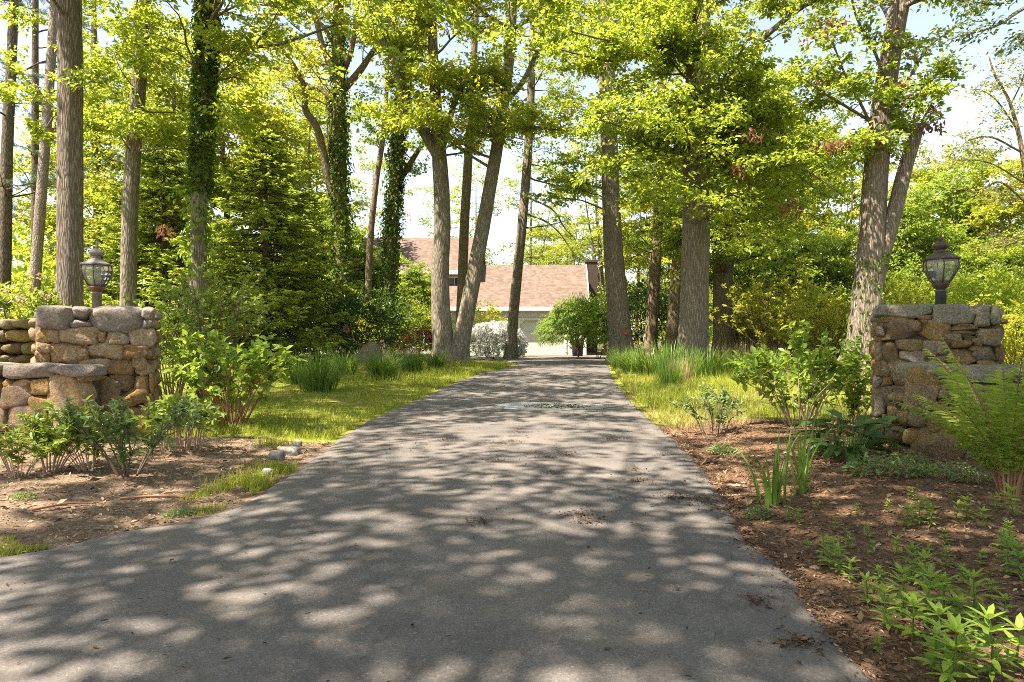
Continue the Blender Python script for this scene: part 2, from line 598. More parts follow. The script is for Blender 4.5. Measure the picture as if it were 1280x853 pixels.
M['stone_tan'] = stone_mat("tan_fieldstone", [(0, (0.27, 0.165, 0.075)), (0.15, (0.37, 0.23, 0.095)), (0.3, (0.28, 0.23, 0.18)), (0.45, (0.15, 0.105, 0.08)), (0.6, (0.38, 0.24, 0.10)), (0.75, (0.35, 0.29, 0.22)), (0.88, (0.42, 0.26, 0.10)), (1, (0.24, 0.175, 0.125))],
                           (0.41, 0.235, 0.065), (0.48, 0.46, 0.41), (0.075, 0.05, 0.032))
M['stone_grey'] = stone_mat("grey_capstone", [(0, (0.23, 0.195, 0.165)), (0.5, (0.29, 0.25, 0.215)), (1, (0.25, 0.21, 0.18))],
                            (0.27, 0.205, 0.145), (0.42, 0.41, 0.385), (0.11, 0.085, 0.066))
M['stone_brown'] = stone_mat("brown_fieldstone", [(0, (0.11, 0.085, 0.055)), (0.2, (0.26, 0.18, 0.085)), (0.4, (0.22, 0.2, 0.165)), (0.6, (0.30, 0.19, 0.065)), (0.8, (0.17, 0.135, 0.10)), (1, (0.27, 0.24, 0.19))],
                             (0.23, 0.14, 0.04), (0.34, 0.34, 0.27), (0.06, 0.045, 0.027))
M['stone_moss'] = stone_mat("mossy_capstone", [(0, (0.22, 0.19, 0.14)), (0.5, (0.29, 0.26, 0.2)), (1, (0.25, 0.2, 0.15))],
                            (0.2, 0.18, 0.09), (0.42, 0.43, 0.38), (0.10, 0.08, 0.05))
t = NT("wall_joint_fill")
M['joint'] = t.principled(t.ramp(t.noise(t.pos(), 30, 5), [(0.3, (0.05, 0.037, 0.025)), (0.7, (0.17, 0.125, 0.085))]), 0.95, spec=0.1)
t = NT("pale_rock")
M['rock'] = t.principled(t.ramp(t.noise(t.pos(), 22, 6, 0.65), [(0.3, (0.075, 0.075, 0.05)), (0.48, (0.17, 0.155, 0.13)), (0.72, (0.33, 0.31, 0.28))]), 0.85, t.bump(t.noise(t.pos(), 60, 5), 0.5, 0.01))


def metal_mat(name, a, b, c):
    t = NT(name)
    v = t.pos()
    col = t.ramp(t.noise(v, 16, 6, 0.65), [(0.35, a), (0.55, b), (0.72, c)])
    return t.principled(col, 0.62, t.bump(t.noise(v, 120, 3), 0.15, 0.004), 0.4)


M['lamp_pale'] = metal_mat("weathered_lamp_metal", (0.14, 0.118, 0.10), (0.205, 0.178, 0.155), (0.28, 0.25, 0.22))
M['lamp_rust'] = metal_mat("rusty_lamp_metal", (0.13, 0.06, 0.03), (0.19, 0.095, 0.05), (0.24, 0.145, 0.09))
M['lamp_dark'] = metal_mat("bronze_lamp_metal", (0.045, 0.032, 0.022), (0.085, 0.06, 0.042), (0.14, 0.095, 0.065))
M['lamp_post_dark'] = metal_mat("dark_post_metal", (0.05, 0.05, 0.055), (0.085, 0.085, 0.09), (0.12, 0.11, 0.105))


def glass_mat(name, tint, frost):
    t = NT(name)
    g = t.new("BsdfGlossy")
    g.inputs["Roughness"].default_value = 0.08
    tr = t.new("BsdfTransparent")
    tr.inputs[0].default_value = (*tint, 1)
    df = t.new("BsdfTranslucent")
    df.inputs[0].default_value = (0.62, 0.6, 0.48, 1)
    d2 = t.new("BsdfDiffuse")
    d2.inputs[0].default_value = (0.5, 0.5, 0.42, 1)
    mf = t.new("MixShader")
    mf.inputs[0].default_value = 0.5
    t.link(df.outputs[0], mf.inputs[1])
    t.link(d2.outputs[0], mf.inputs[2])
    m1 = t.new("MixShader")
    m1.inputs[0].default_value = frost
    t.link(tr.outputs[0], m1.inputs[1])
    t.link(mf.outputs[0], m1.inputs[2])
    fr = t.new("Fresnel")
    fr.inputs[0].default_value = 1.5
    m2 = t.new("MixShader")
    t.link(fr.outputs[0], m2.inputs[0])
    t.link(m1.outputs[0], m2.inputs[1])
    t.link(g.outputs[0], m2.inputs[2])
    t.link(m2.outputs[0], t.out.inputs["Surface"])
    return t.m


M['lamp_glass'] = glass_mat("hazy_lamp_glass", (0.9, 0.92, 0.85), 0.4)
t = NT("frosted_chimney_glass")
M['lamp_core'] = t.principled((0.68, 0.66, 0.55), 0.5, spec=0.4, **{"Transmission Weight": 0.25})


def siding(name, col, n_per_m, amp=0.5):
    t = NT(name)
    v = t.pos()
    sp = t.new("SeparateXYZ")
    t.link(v, sp.inputs[0])
    fr = t.math('FRACT', t.math('MULTIPLY', sp.outputs[2], n_per_m))
    c = t.mix(t.ramp(fr, [(0.0, (1, 1, 1)), (0.1, (0, 0, 0))]), col, tuple(x * 0.72 for x in col))
    c = t.mix(t.math('MULTIPLY', t.noise(v, 3, 4), 0.25), c, tuple(x * 0.8 for x in col))
    return t.principled(c, 0.65, t.bump(fr, amp, 0.02), 0.3)


M['siding'] = siding("white_clapboard", (0.66, 0.66, 0.60), 8)
M['door'] = siding("pale_green_door_paint", (0.56, 0.59, 0.50), 1.9)
M['trim'] = NT("white_trim_paint").principled((0.74, 0.73, 0.67), 0.55)
M['shutter'] = NT("dark_shutter_paint").principled((0.05, 0.058, 0.062), 0.6)
M['pane'] = NT("window_glass").principled((0.03, 0.036, 0.035), 0.08, spec=0.6)


def shingles(name, a, b, c):
    t = NT(name)
    v = t.pos((5.0, 1, 9.0))
    vc = t.voro(v, 1.0, 'F1', "Color")
    sep = t.new("SeparateColor")
    t.link(vc, sep.inputs[0])
    col = t.ramp(sep.outputs[0], [(0.0, a), (0.5, b), (1.0, c)])
    col = t.mix(t.math('MULTIPLY', t.noise(t.pos(), 0.8, 5), 0.5), col, b)
    sx = t.new("SeparateXYZ")
    t.link(t.pos(), sx.inputs[0])
    fr = t.math('FRACT', t.math('MULTIPLY', sx.outputs[2], 9.0))
    col = t.mix(t.math('MULTIPLY', t.ramp(fr, [(0.0, (1, 1, 1)), (0.2, (0, 0, 0))]), 0.35), col, tuple(x * .55 for x in a))
    return t.principled(col, 0.9, t.bump(fr, 0.4, 0.02), 0.15)


M['roof'] = shingles("brown_shingle", (0.098, 0.068, 0.052), (0.134, 0.096, 0.074), (0.17, 0.125, 0.10))
M['roof_grey'] = shingles("grey_shingle", (0.24, 0.23, 0.24), (0.31, 0.295, 0.30), (0.36, 0.34, 0.345))


def brick():
    t = NT("chimney_brick")
    b = t.new("TexBrick")
    mp = t.pos()
    rot = t.new("Mapping")
    rot.inputs["Rotation"].default_value = (R(90), 0, 0)
    t.link(mp, rot.inputs["Vector"])
    t.link(rot.outputs[0], b.inputs["Vector"])
    b.inputs["Color1"].default_value = (0.075, 0.042, 0.032, 1)
    b.inputs["Color2"].default_value = (0.05, 0.03, 0.024, 1)
    b.inputs["Mortar"].default_value = (0.11, 0.095, 0.08, 1)
    b.inputs["Scale"].default_value = 4.5
    return t.principled(b.outputs["Color"], 0.9, spec=0.15)


M['brick'] = brick()
M['bin'] = NT("brown_bin_plastic").principled((0.03, 0.025, 0.022), 0.5)
t = NT("stump_wood")
M['stump'] = t.principled(t.ramp(t.noise(t.pos((1, 1, .15)), 24, 6), [(0.3, (0.06, 0.045, 0.03)), (0.6, (0.2, 0.16, 0.11)), (0.8, (0.33, 0.28, 0.2))]), 0.95, t.bump(t.noise(t.pos((1, 1, .15)), 24, 6), 0.8, 0.03))

# ------------------------------------------------------------------ the setting: ground, driveway, beds, lawn
LE = [(-700, 770), (-420, 745), (-200, 722), (0, 699), (60, 689), (130, 672), (220, 655), (270, 642), (312, 624), (340, 606), (365, 592), (385, 576), (405, 561), (430, 543), (460, 526),
      (500, 508), (530, 497), (546, 488), (572, 477), (602, 467.5), (630, 461), (646, 457.5)]
RE = [(1420, 1200), (1230, 980), (1105, 853), (1064, 805), (1022, 765), (1008, 738), (980, 712), (952, 690), (936, 666), (922, 645), (908, 620), (893, 600), (871, 575), (850, 553), (826, 533),
      (806, 517), (790, 500), (777, 486), (769, 475), (765, 466), (763, 459)]


def edge(pts, far):
    a = np.array([G(*p)[:2] for p in pts])
    a = np.vstack((a, far))
    return a[np.argsort(a[:, 1])]


le = edge(LE, [(-0.2, 27.0), (-1.6, 30.0), (-3.6, 32.5), (-3.8, 37.9)])
re_ = edge(RE, [(3.6, 27.0), (4.6, 30.0), (4.9, 32.5), (5.0, 37.9)])


def xl(y):
    v = np.interp(y, le[:, 1], le[:, 0])
    return np.where(y < le[0, 1], le[0, 0] - (le[0, 1] - y) * 8, v)


def xr(y):
    v = np.interp(y, re_[:, 1], re_[:, 0])
    return np.where(y < re_[0, 1], re_[0, 0] + (re_[0, 1] - y) * 2.5, v)


def zmound(x, y):
    """height of the planted ground: level with the drive at its edges, a little higher away from it"""
    d = np.maximum(xl(y) - x, x - xr(y))
    m = smooth((d - 0.02) / 1.2)
    return zb(y) + m * (0.07 + 0.035 * vnoise(x, y, 1.2, 3)) * np.where(d > 0, 1, 0) + np.where(d > 0, 0.012 * vnoise(x, y, 7, 5) * np.clip(d * 4, 0, 1), 0)


def strip(name, y0, y1, fa, fb, ny, nx, mat, dz, zf=None, kind='structure'):
    ys = np.linspace(y0, y1, ny)
    u = np.linspace(0, 1, nx)
    A, B = fa(ys), fb(ys)
    X = A[:, None] * (1 - u) + B[:, None] * u
    Yg = np.broadcast_to(ys[:, None], X.shape)
    Z = (zf(X, Yg) if zf else zb(Yg)) + dz
    mb = MB()
    mb.grid(np.stack((X, Yg, Z), -1))
    o = mb.build(name, mat)
    tag(o, kind=kind)
    return o


# ground: one sheet to the horizon, finer close by
gx = np.concatenate((-np.geomspace(600, 14, 26), np.linspace(-13.5, 13.5, 150), np.geomspace(14, 600, 26)))
gy = np.concatenate((-np.geomspace(120, 4, 12), np.linspace(-3.5, 30, 180), np.geomspace(31, 900, 30)))
XX, YY = np.meshgrid(gx, gy)
ZZ = np.where((np.abs(XX) < 30) & (YY < 60), zmound(XX, YY), zb(YY) + 0.07) - 0.03
mb = MB()
mb.grid(np.stack((XX, YY, ZZ), -1))
tag(mb.build("ground", M['ground']), kind='structure')

ys_d = np.concatenate((np.linspace(-9, 1.4, 20), np.linspace(1.45, 12, 220), np.linspace(12.1, 37.9, 160)))
u = np.concatenate((np.linspace(0, .03, 13), np.linspace(.05, .95, 40), np.linspace(.97, 1, 13)))
wob_l = 0.035 * vnoise(ys_d, 0 * ys_d, 5, 11) + 0.02 * vnoise(ys_d, 0 * ys_d, 19, 12)
wob_r = 0.035 * vnoise(ys_d, 0 * ys_d, 5, 13) + 0.02 * vnoise(ys_d, 0 * ys_d, 19, 14)
A = np.clip(xl(ys_d), -12, 40) + wob_l
B = np.clip(xr(ys_d), -40, 12) + wob_r
X = A[:, None] * (1 - u) + B[:, None] * u
Yg = np.broadcast_to(ys_d[:, None], X.shape)
crown = 0.02 * (1 - (2 * u - 1) ** 2)
ed = np.minimum(u, 1 - u)[None, :] * (B - A)[:, None]
edge_dip = -0.045 * np.clip(1 - ed / .09, 0, 1) ** 2
Zd = zb(Yg) + 0.018 + crown[None, :] + edge_dip + 0.006 * vnoise(X, Yg, 1.5, 8)
mb = MB()
mb.grid(np.stack((X, Yg, Zd), -1))
tag(mb.build("driveway", M['asphalt']), kind='structure')


def zdrive(x, y):
    x, y = np.asarray(x, float), np.asarray(y, float)
    a_, b_ = np.clip(xl(y), -12, 40), np.clip(xr(y), -40, 12)
    u_ = np.clip((x - a_) / (b_ - a_), 0, 1)
    return zb(y) + .018 + .02 * (1 - (2 * u_ - 1) ** 2) + .006 * vnoise(x, y, 1.5, 8)


def wob(seed, amp=0.06):
    return lambda y: amp * vnoise(y, 0 * y, 4, seed) + amp * 0.5 * vnoise(y, 0 * y, 17, seed + 1)


strip("mulch_bed", 1.0, 7.1, lambda y: np.full_like(y, -14.0), lambda y: np.clip(xl(y), -13.5, 9) + 0.12 + wob(21)(y), 200, 150, M['mulch_tan'], 0.004, zmound)
strip("mulch_bed", 0.2, 8.6, lambda y: xr(y) - 0.12 + wob(31, .05)(y), lambda y: np.full_like(y, 14.0), 240, 150, M['mulch_red'], 0.004, zmound)
strip("lawn", 7.0, 24.0, lambda y: np.full_like(y, -14.0), lambda y: xl(y) + 0.10 + wob(41, .05)(y), 200, 130, M['lawn'], 0.007, zmound)
strip("lawn", 8.5, 24.0, lambda y: xr(y) - 0.09 + wob(51, .05)(y), lambda y: np.full_like(y, 14.0), 200, 130, M['lawn'], 0.007, zmound)


def zg(x, y):
    return float(zmound(np.array(float(x)), np.array(float(y))))


def at(px, py):
    """photo pixel of a thing's foot -> point on the ground"""
    g = G(px, py)
    g[2] = zg(g[0], g[1]) + 0.003
    return g


def foot(px, Y):
    x = (px - 640) / F * Y
    return np.array((x, Y, zg(x, Y)))


# ------------------------------------------------------------------ stones, pillars, walls
def stone(mb, c, size, r, k=5, rough=0.10, mi=0, boxy=4.0):
    """one rounded fieldstone: cube grid pulled towards a superellipsoid and roughened"""
    lin = np.linspace(-1, 1, k + 1)
    faces_v = []
    gu, gv = np.meshgrid(lin, lin, indexing='ij')
    quads, vv, n0 = [], [], 0
    i = np.arange(k * k)
    q = np.column_stack(((i // k) * (k + 1) + i % k, (i // k) * (k + 1) + i % k + 1, (i // k + 1) * (k + 1) + i % k + 1, (i // k + 1) * (k + 1) + i % k))
    for ax in range(3):
        for sgn in (-1, 1):
            p = np.zeros((k + 1, k + 1, 3))
            p[..., ax] = sgn
            p[..., (ax + 1) % 3] = gu
            p[..., (ax + 2) % 3] = gv
            vv.append(p.reshape(-1, 3))
            quads.append((q if sgn < 0 else q[:, ::-1]) + n0)
            n0 += (k + 1) ** 2
    v = np.vstack(vv)
    key = np.round(v * 1000).astype(int)
    un, first, inv = np.unique(key, axis=0, return_index=True, return_inverse=True)
    inv = inv.reshape(-1)
    v = v[first]
    qs = inv[np.vstack(quads)][:, ::-1]
    v = v / (np.sum(np.abs(v) ** boxy, 1) ** (1 / boxy))[:, None]
    ph = r.uniform(0, 6.28, (5, 3))
    fr = r.uniform(1.0, 3.4, (5, 3))
    d = sum(np.sin((v * f + p).sum(1)) for f, p in zip(fr, ph)) / 5
    # broken faces: planes sliced off the lump leave flats with fairly crisp edges
    for _ in range(9):
        nn = norm(r.normal(size=3) * (1, .8, 1))
        lim = r.uniform(0.90, 1.2)
        ex = np.maximum(v @ nn - lim, 0)
        v = v - ex[:, None] * nn * 0.96
    v = v * (1 + rough * 1.5 * d)[:, None]
    v += r.normal(0, rough * 0.22, v.shape)
    sk = r.uniform(-.14, .14, 2)
    v[:, 2] += v[:, 0] * sk[0]
    v[:, 0] += v[:, 2] * sk[1]
    mb.add(v * (np.asarray(size) / 2) + c, [qs], mi)


def front_stones(mb, boxes, ox, oy, sc, Y, depth, r, grow=1.09, mi=0, out=0.026, rough=0.07, ang=0.0, px0=640):
    """stones of a wall face laid out as in the photo: boxes in enlarged-crop pixels, met with an upright plane through
    (photo column px0, distance Y) turned by ang about the vertical"""
    c0 = np.array(((px0 - 640) / F * Y, Y))
    dx = np.array((math.cos(ang), math.sin(ang)))
    nn = np.array((-dx[1], dx[0]))

    def hit(x, y):
        k = (x - 640) / F
        yy = (c0 @ nn) / (k * nn[0] + nn[1])
        return np.array((k * yy, yy, E + (426.5 - y) / F * yy))
    for (x0, y0, x1, y1) in boxes:
        ym = oy + (y0 + y1) / 2 / sc
        a, b = hit(ox + x0 / sc, ym), hit(ox + x1 / sc, ym)
        c = (a + b) / 2
        w = math.hypot(*(b - a)[:2]) * grow + .004
        h = (y1 - y0) / sc / F * c[1] * grow + .004
        dp = depth * r.uniform(0.85, 1.1)
        bul = r.uniform(-0.3, 1.0) * out * min(1, 2.2 * min(w, h) / .2)
        sub = MB()
        stone(sub, (0, dp / 2 - bul, 0), (w, dp, h), r, 11 if max(w, h) > .12 else 6, rough, mi, r.uniform(3.6, 8.5))
        v = sub.v[0]
        v = np.column_stack((v[:, 0] * dx[0] - v[:, 1] * dx[1], v[:, 0] * dx[1] + v[:, 1] * dx[0], v[:, 2]))
        mb.add(v + c, [sub.f[0][0]], mi)


def course_stones(mb, p0, p1, z0, z1, thick, r, hmin=.10, hmax=.2, lmin=.14, lmax=.36, mi=0, k=4):
    """rough courses along the line p0-p1, for the sides the photo hardly shows"""
    p0, p1 = np.asarray(p0, float), np.asarray(p1, float)
    Ln = np.linalg.norm(p1 - p0)
    d = (p1 - p0) / Ln
    ang = math.atan2(d[1], d[0])
    z = z0
    while z < z1 - 0.03:
        h = min(r.uniform(hmin, hmax), z1 - z)
        s = -r.uniform(0, .15)
        while s < Ln:
            l = r.uniform(lmin, lmax)
            m = min(s + l, Ln) - max(s, 0)
            if m > .05:
                sc_ = max(s, 0) + m / 2
                sub = MB()
                stone(sub, (0, 0, 0), (m * 1.04, thick * r.uniform(.9, 1.12), h * 1.05 * r.uniform(.85, 1.0)), r, k, .09, mi, 4)
                v = sub.v[0]
                ca, sa = math.cos(ang), math.sin(ang)
                v = np.column_stack((v[:, 0] * ca - v[:, 1] * sa, v[:, 0] * sa + v[:, 1] * ca, v[:, 2]))
                c = p0 + d * sc_
                mb.add(v + (c[0], c[1], z + h / 2), [sub.f[0][0]], mi)
            s += l
        z += h


LP_Y = 6.95     # front face of the left pillar
capL = [(145, 293, 285, 382), (285, 293, 357, 347), (270, 345, 357, 382), (352, 293, 578, 398), (560, 300, 605, 348), (562, 345, 605, 384)]
bodyL = [(145, 385, 200, 435), (190, 388, 240, 438), (222, 380, 390, 445), (388, 392, 414, 434), (412, 398, 512, 444), (508, 382, 608, 462),
         (145, 437, 202, 485), (188, 437, 318, 520), (316, 446, 352, 472), (252, 462, 347, 522), (346, 438, 490, 504), (484, 440, 527, 464), (488, 450, 580, 502),
         (138, 472, 192, 520), (308, 503, 434, 577), (430, 505, 532, 564), (524, 498, 578, 545), (574, 462, 608, 502),
         (432, 553, 534, 627), (530, 520, 608, 575), (530, 572, 594, 645), (588, 560, 606, 640), (308, 578, 464, 712), (460, 625, 578, 694), (565, 640, 604, 700),
         (300, 708, 402, 850), (398, 690, 474, 806), (468, 690, 564, 765), (540, 700, 602, 795), (400, 800, 500, 860), (495, 765, 600, 860),
         (140, 520, 200, 580), (140, 575, 230, 660), (140, 655, 240, 740), (140, 735, 240, 850), (230, 560, 312, 700), (230, 700, 305, 850)]
lowL_cap = [(-160, 523, -20, 580), (-22, 524, 190, 580), (184, 527, 318, 572)]
lowL = [(0, 583, 42, 612), (38, 580, 120, 612), (0, 605, 117, 697), (120, 583, 192, 645), (98, 643, 192, 724), (182, 568, 312, 806), (-30, 698, 28, 792), (16, 690, 187, 812),
        (188, 803, 302, 855), (298, 558, 328, 592), (0, 805, 100, 860), (98, 805, 192, 860), (-150, 583, -5, 690), (-150, 690, -30, 790), (-150, 790, 0, 860)]

r = np.random.default_rng(3)
cL = W(117, 383, LP_Y)
zL = zg(cL[0], LP_Y + .6)
pil = thing("stone_pillar", (cL[0], LP_Y + .62, zL), "tan fieldstone gate pillar in sunlight with grey capstones", "pillar", "stone gate pillars")
def turned(ang, c, pts):
    ca, sa = math.cos(ang), math.sin(ang)
    return [(c[0] + a * ca - b * sa, c[1] + a * sa + b * ca) for a, b in pts]


def pillar_rest(mb, px0, Y, ang, half, dep, z0, z1, r):
    """core, sides and back behind the stones of the front"""
    c = ((px0 - 640) / F * Y, Y)
    P = turned(ang, c, [(-half + .12, .16), (-half + .12, dep - .05), (half - .12, .16), (half - .12, dep - .05), (-half + .05, dep - .1), (half - .05, dep - .1)])
    course_stones(mb, P[0], P[1], z0 - .05, z1 - .12, .22, r)
    course_stones(mb, P[2], P[3], z0 - .05, z1 - .12, .22, r)
    course_stones(mb, P[4], P[5], z0 - .05, z1 - .12, .22, r)
    q = turned(ang, c, [(0, dep / 2)])[0]
    mb.box((q[0], q[1], (z0 + z1) / 2 - .06), (2 * half - .16, dep - .15, z1 - z0 - .16), ang, 1)


def pillar_caps(mb, px0, Y, ang, half, dep, z1, r):
    c = ((px0 - 640) / F * Y, Y)
    n = 3
    for i in range(n):
        q = turned(ang, c, [(-half + (i + .5) * 2 * half / n, dep * .72)])[0]
        sub = MB()
        stone(sub, (0, 0, 0), (2 * half / n * 1.02, dep * .5, .16), r, 7, .05, 0, 5)
        v = sub.v[0]
        ca, sa = math.cos(ang), math.sin(ang)
        mb.add(np.column_stack((v[:, 0] * ca - v[:, 1] * sa, v[:, 0] * sa + v[:, 1] * ca, v[:, 2])) + (q[0], q[1], z1 - .1), [sub.f[0][0]])


AL, HL, DL = R(26), .59, .9
topL = W(0, 383, LP_Y)[2]
mb = MB()
front_stones(mb, bodyL, 0, 290, 3.157, LP_Y, .28, r, ang=AL, px0=118)
pillar_rest(mb, 118, LP_Y, AL, HL, DL, zL, topL, r)
mb.build("masonry", [M['stone_tan'], M['joint']], pil)
mb = MB()
front_stones(mb, capL, 0, 290, 3.157, LP_Y - .02, .42, r, out=.02, rough=.05, ang=AL, px0=118)
pillar_caps(mb, 118, LP_Y, AL, HL, DL, topL, r)
mb.build("capstones", M['stone_grey'], pil)

wl = thing("stone_wall", (W(0, 0, 6.55)[0] - 2.0, 6.75, zL), "low tan fieldstone wall with flat grey coping joining the sunlit pillar", "wall")
mb = MB()
front_stones(mb, lowL, 0, 290, 3.157, 6.5, .3, r)
xw1 = W(98, 0, 6.5)[0]
xw0 = -10.5
course_stones(mb, (xw0, 6.62), (W(-48, 0, 6.5)[0], 6.62), zL - .05, .66, .26, r)
course_stones(mb, (xw1 - .1, 6.55), (xw1 - .1, 6.8), zL - .05, .66, .2, r)
mb.box(((xw0 + xw1) / 2, 6.75, (zL + .66) / 2), (xw1 - xw0 - .06, .34, .66 - zL), 0, 1)
mb.build("masonry", [M['stone_tan'], M['joint']], wl)
mb = MB()
front_stones(mb, lowL_cap, 0, 290, 3.157, 6.47, .5, r, out=.02, rough=.04)
for i in range(6):
    stone(mb, (W(-50, 0, 6.5)[0] - .45 - .78 * i, 6.72, .745), (.8, .5, .13), r, 6, .05)
mb.build("coping", M['stone_grey'], wl)

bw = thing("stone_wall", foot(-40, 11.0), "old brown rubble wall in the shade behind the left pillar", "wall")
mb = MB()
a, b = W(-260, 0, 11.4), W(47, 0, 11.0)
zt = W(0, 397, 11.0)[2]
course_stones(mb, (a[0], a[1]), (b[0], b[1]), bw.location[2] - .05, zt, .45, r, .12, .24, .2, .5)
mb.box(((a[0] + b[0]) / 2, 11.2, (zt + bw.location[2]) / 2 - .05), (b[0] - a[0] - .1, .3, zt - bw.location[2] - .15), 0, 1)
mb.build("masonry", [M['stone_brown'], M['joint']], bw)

RP_Y = 6.35
capR = [(42, 287, 217, 332), (218, 286, 358, 350), (350, 289, 407, 357), (402, 290, 442, 352)]
bodyR = [(58, 323, 162, 341), (158, 316, 222, 337), (58, 335, 180, 399), (178, 338, 280, 404), (176, 332, 207, 352), (280, 348, 367, 369), (283, 367, 370, 387), (366, 360, 442, 422),
         (40, 358, 66, 392), (38, 386, 92, 407), (258, 381, 314, 410), (315, 385, 362, 404), (350, 396, 382, 420), (52, 406, 120, 480), (106, 400, 192, 438), (190, 404, 289, 460),
         (283, 399, 352, 430), (338, 414, 392, 442), (120, 436, 202, 487), (203, 456, 274, 499), (268, 427, 368, 490), (353, 424, 430, 474), (36, 408, 64, 447), (425, 422, 442, 468),
         (370, 469, 428, 490), (36, 445, 60, 475), (38, 470, 84, 522), (80, 464, 202, 575), (30, 520, 62, 557), (53, 518, 90, 549), (36, 546, 154, 622), (150, 572, 202, 642), (28, 580, 70, 657),
         (64, 619, 184, 732), (180, 627, 240, 702), (108, 700, 202, 790), (30, 655, 72, 730), (40, 725, 115, 795), (60, 640, 80, 660),
         (200, 485, 300, 560), (195, 555, 300, 640), (290, 485, 440, 560), (290, 555, 440, 660), (230, 640, 440, 760)]
lowR_cap = [(213, 481, 312, 533), (306, 486, 430, 540), (425, 489, 560, 540), (555, 490, 700, 540)]
lowR = [(190, 496, 247, 562), (186, 544, 252, 630), (243, 532, 292, 602), (228, 603, 287, 697), (196, 688, 324, 802), (323, 722, 392, 822), (284, 598, 362, 722), (285, 538, 342, 602),
        (338, 538, 422, 640), (358, 636, 450, 730), (388, 728, 500, 830), (418, 540, 540, 640), (448, 638, 560, 735), (498, 733, 640, 830), (538, 540, 700, 640), (558, 638, 700, 735), (300, 800, 380, 845)]
cR = W(1173, 383, RP_Y)
zR = zg(cR[0], RP_Y + .55)
pir = thing("stone_pillar", (cR[0], RP_Y + .58, zR), "brown mossy fieldstone gate pillar in the shade", "pillar", "stone gate pillars")
AR, HR, DR = R(-27), .56, .86
topR = W(0, 382, RP_Y)[2]
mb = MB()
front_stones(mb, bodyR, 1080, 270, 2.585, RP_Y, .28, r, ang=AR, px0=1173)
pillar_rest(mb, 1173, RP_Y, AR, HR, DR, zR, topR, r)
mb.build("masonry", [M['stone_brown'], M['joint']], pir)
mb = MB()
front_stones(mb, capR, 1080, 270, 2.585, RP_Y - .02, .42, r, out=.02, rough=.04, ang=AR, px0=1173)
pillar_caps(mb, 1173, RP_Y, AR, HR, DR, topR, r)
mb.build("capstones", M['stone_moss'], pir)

wr = thing("stone_wall", (5.6, 6.1, zR), "low mossy fieldstone wall with lichen coping behind the fern", "wall")
mb = MB()
front_stones(mb, lowR, 1080, 270, 2.585, 5.75, .3, r)
xa, xb = W(1154, 0, 5.75)[0], 10.0
course_stones(mb, (W(1352, 0, 5.75)[0], 5.88), (xb, 5.88), zR - .05, .62, .26, r)
course_stones(mb, (xa + .08, 5.85), (xa + .08, 6.3), zR - .05, .6, .2, r)
mb.box(((xa + xb) / 2 + .15, 6.1, (zR + .6) / 2), (xb - xa - .3, .36, .6 - zR), 0, 1)
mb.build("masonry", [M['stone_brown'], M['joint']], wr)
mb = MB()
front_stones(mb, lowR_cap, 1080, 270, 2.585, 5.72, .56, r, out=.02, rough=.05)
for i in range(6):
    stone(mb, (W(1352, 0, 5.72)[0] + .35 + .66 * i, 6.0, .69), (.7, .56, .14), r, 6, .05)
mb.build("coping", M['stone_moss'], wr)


# ------------------------------------------------------------------ pillar lanterns
def lathe(mb, prof, n, c, rot=0.0, mi=0):
    th = np.arange(n + 1) * 2 * np.pi / n + rot
    P = np.array([[(c[0] + rr * math.cos(a), c[1] + rr * math.sin(a), c[2] + z) for a in th] for rr, z in prof])
    mb.grid(P, mi)


def lantern(base, u, label, metal, rust, postm, wmax, rot):
    """u = metres per photo pixel at the lamp; heights counted up from the pillar top"""
    t = thing("pillar_lantern", base, label, "lantern", "lanterns on the gate pillars")
    c = np.array(base)
    U = u

    def prof(name, pts, mat, n, parent=t, rr=rot, sm=True):
        mb = MB()
        lathe(mb, [(a * U, b * U) for a, b in pts], n, c, rr)
        o = mb.build(name, mat, parent, smooth=sm)
        return o
    prof("post", [(0, -1), (5.6, -1), (5.6, 19), (6.4, 19.2), (6.4, 21), (0, 21)], postm, 24)
    prof("cup", [(0, 20.5), (5, 20.5), (4.6, 22), (6, 23), (8.2, 25.5), (9.2, 27), (9.4, 28), (7.8, 28.4), (0, 28.4)], rust, 24)
    gl = [(8.0, 28.4), (11.4, 32.5), (14.6, 38.5), (wmax - .9, 44.5), (wmax, 50), (wmax - 1.2, 55.6)]
    g = prof("glass", gl, M['lamp_glass'], 6, sm=False)
    mb = MB()
    for k in range(6):
        a = k * math.pi / 3 + rot
        pts = [c + np.array((rr * U * 1.015 * math.cos(a), rr * U * 1.015 * math.sin(a), z * U)) for rr, z in gl]
        mb.tube(pts, .72 * U, 6)
    for zz, rr in ((28.6, 8.3), (55.4, wmax)):
        ring = [c + np.array((rr * U * math.cos(k * math.pi / 3 + rot), rr * U * math.sin(k * math.pi / 3 + rot), zz * U)) for k in range(7)]
        for k in range(6):
            mb.tube([ring[k], ring[k + 1]], .75 * U, 6)
    mb.build("cage", M['lamp_dark'], t)
    prof("candle_sleeve", [(0, 28.5), (4.6, 28.5), (4.6, 46), (3.8, 47), (0, 47)], M['lamp_core'], 20)
    prof("roof", [(0, 55.4), (wmax + 1.4, 55.4), (wmax + 1.6, 57.0), (wmax - .6, 57.8), (12.6, 60), (9.5, 62.4), (6.4, 64), (4.6, 65), (4.6, 67.2), (0, 67.2)], metal, 6, sm=False)
    prof("dome", [(0, 66.8), (5, 67), (8.0, 69.5), (9.0, 71.3), (8.6, 72.3), (6.4, 74.5), (4, 75.9), (2.4, 76.6), (0, 76.7)], metal, 24)
    prof("finial", [(0, 76.2), (1.8, 76.4), (1.5, 77.2), (2.9, 78.6), (3.0, 79.6), (1.9, 80.8), (.9, 81.5), (1.2, 82.5), (.6, 84.5), (.3, 87), (0, 87.5)], metal, 14)
    return t


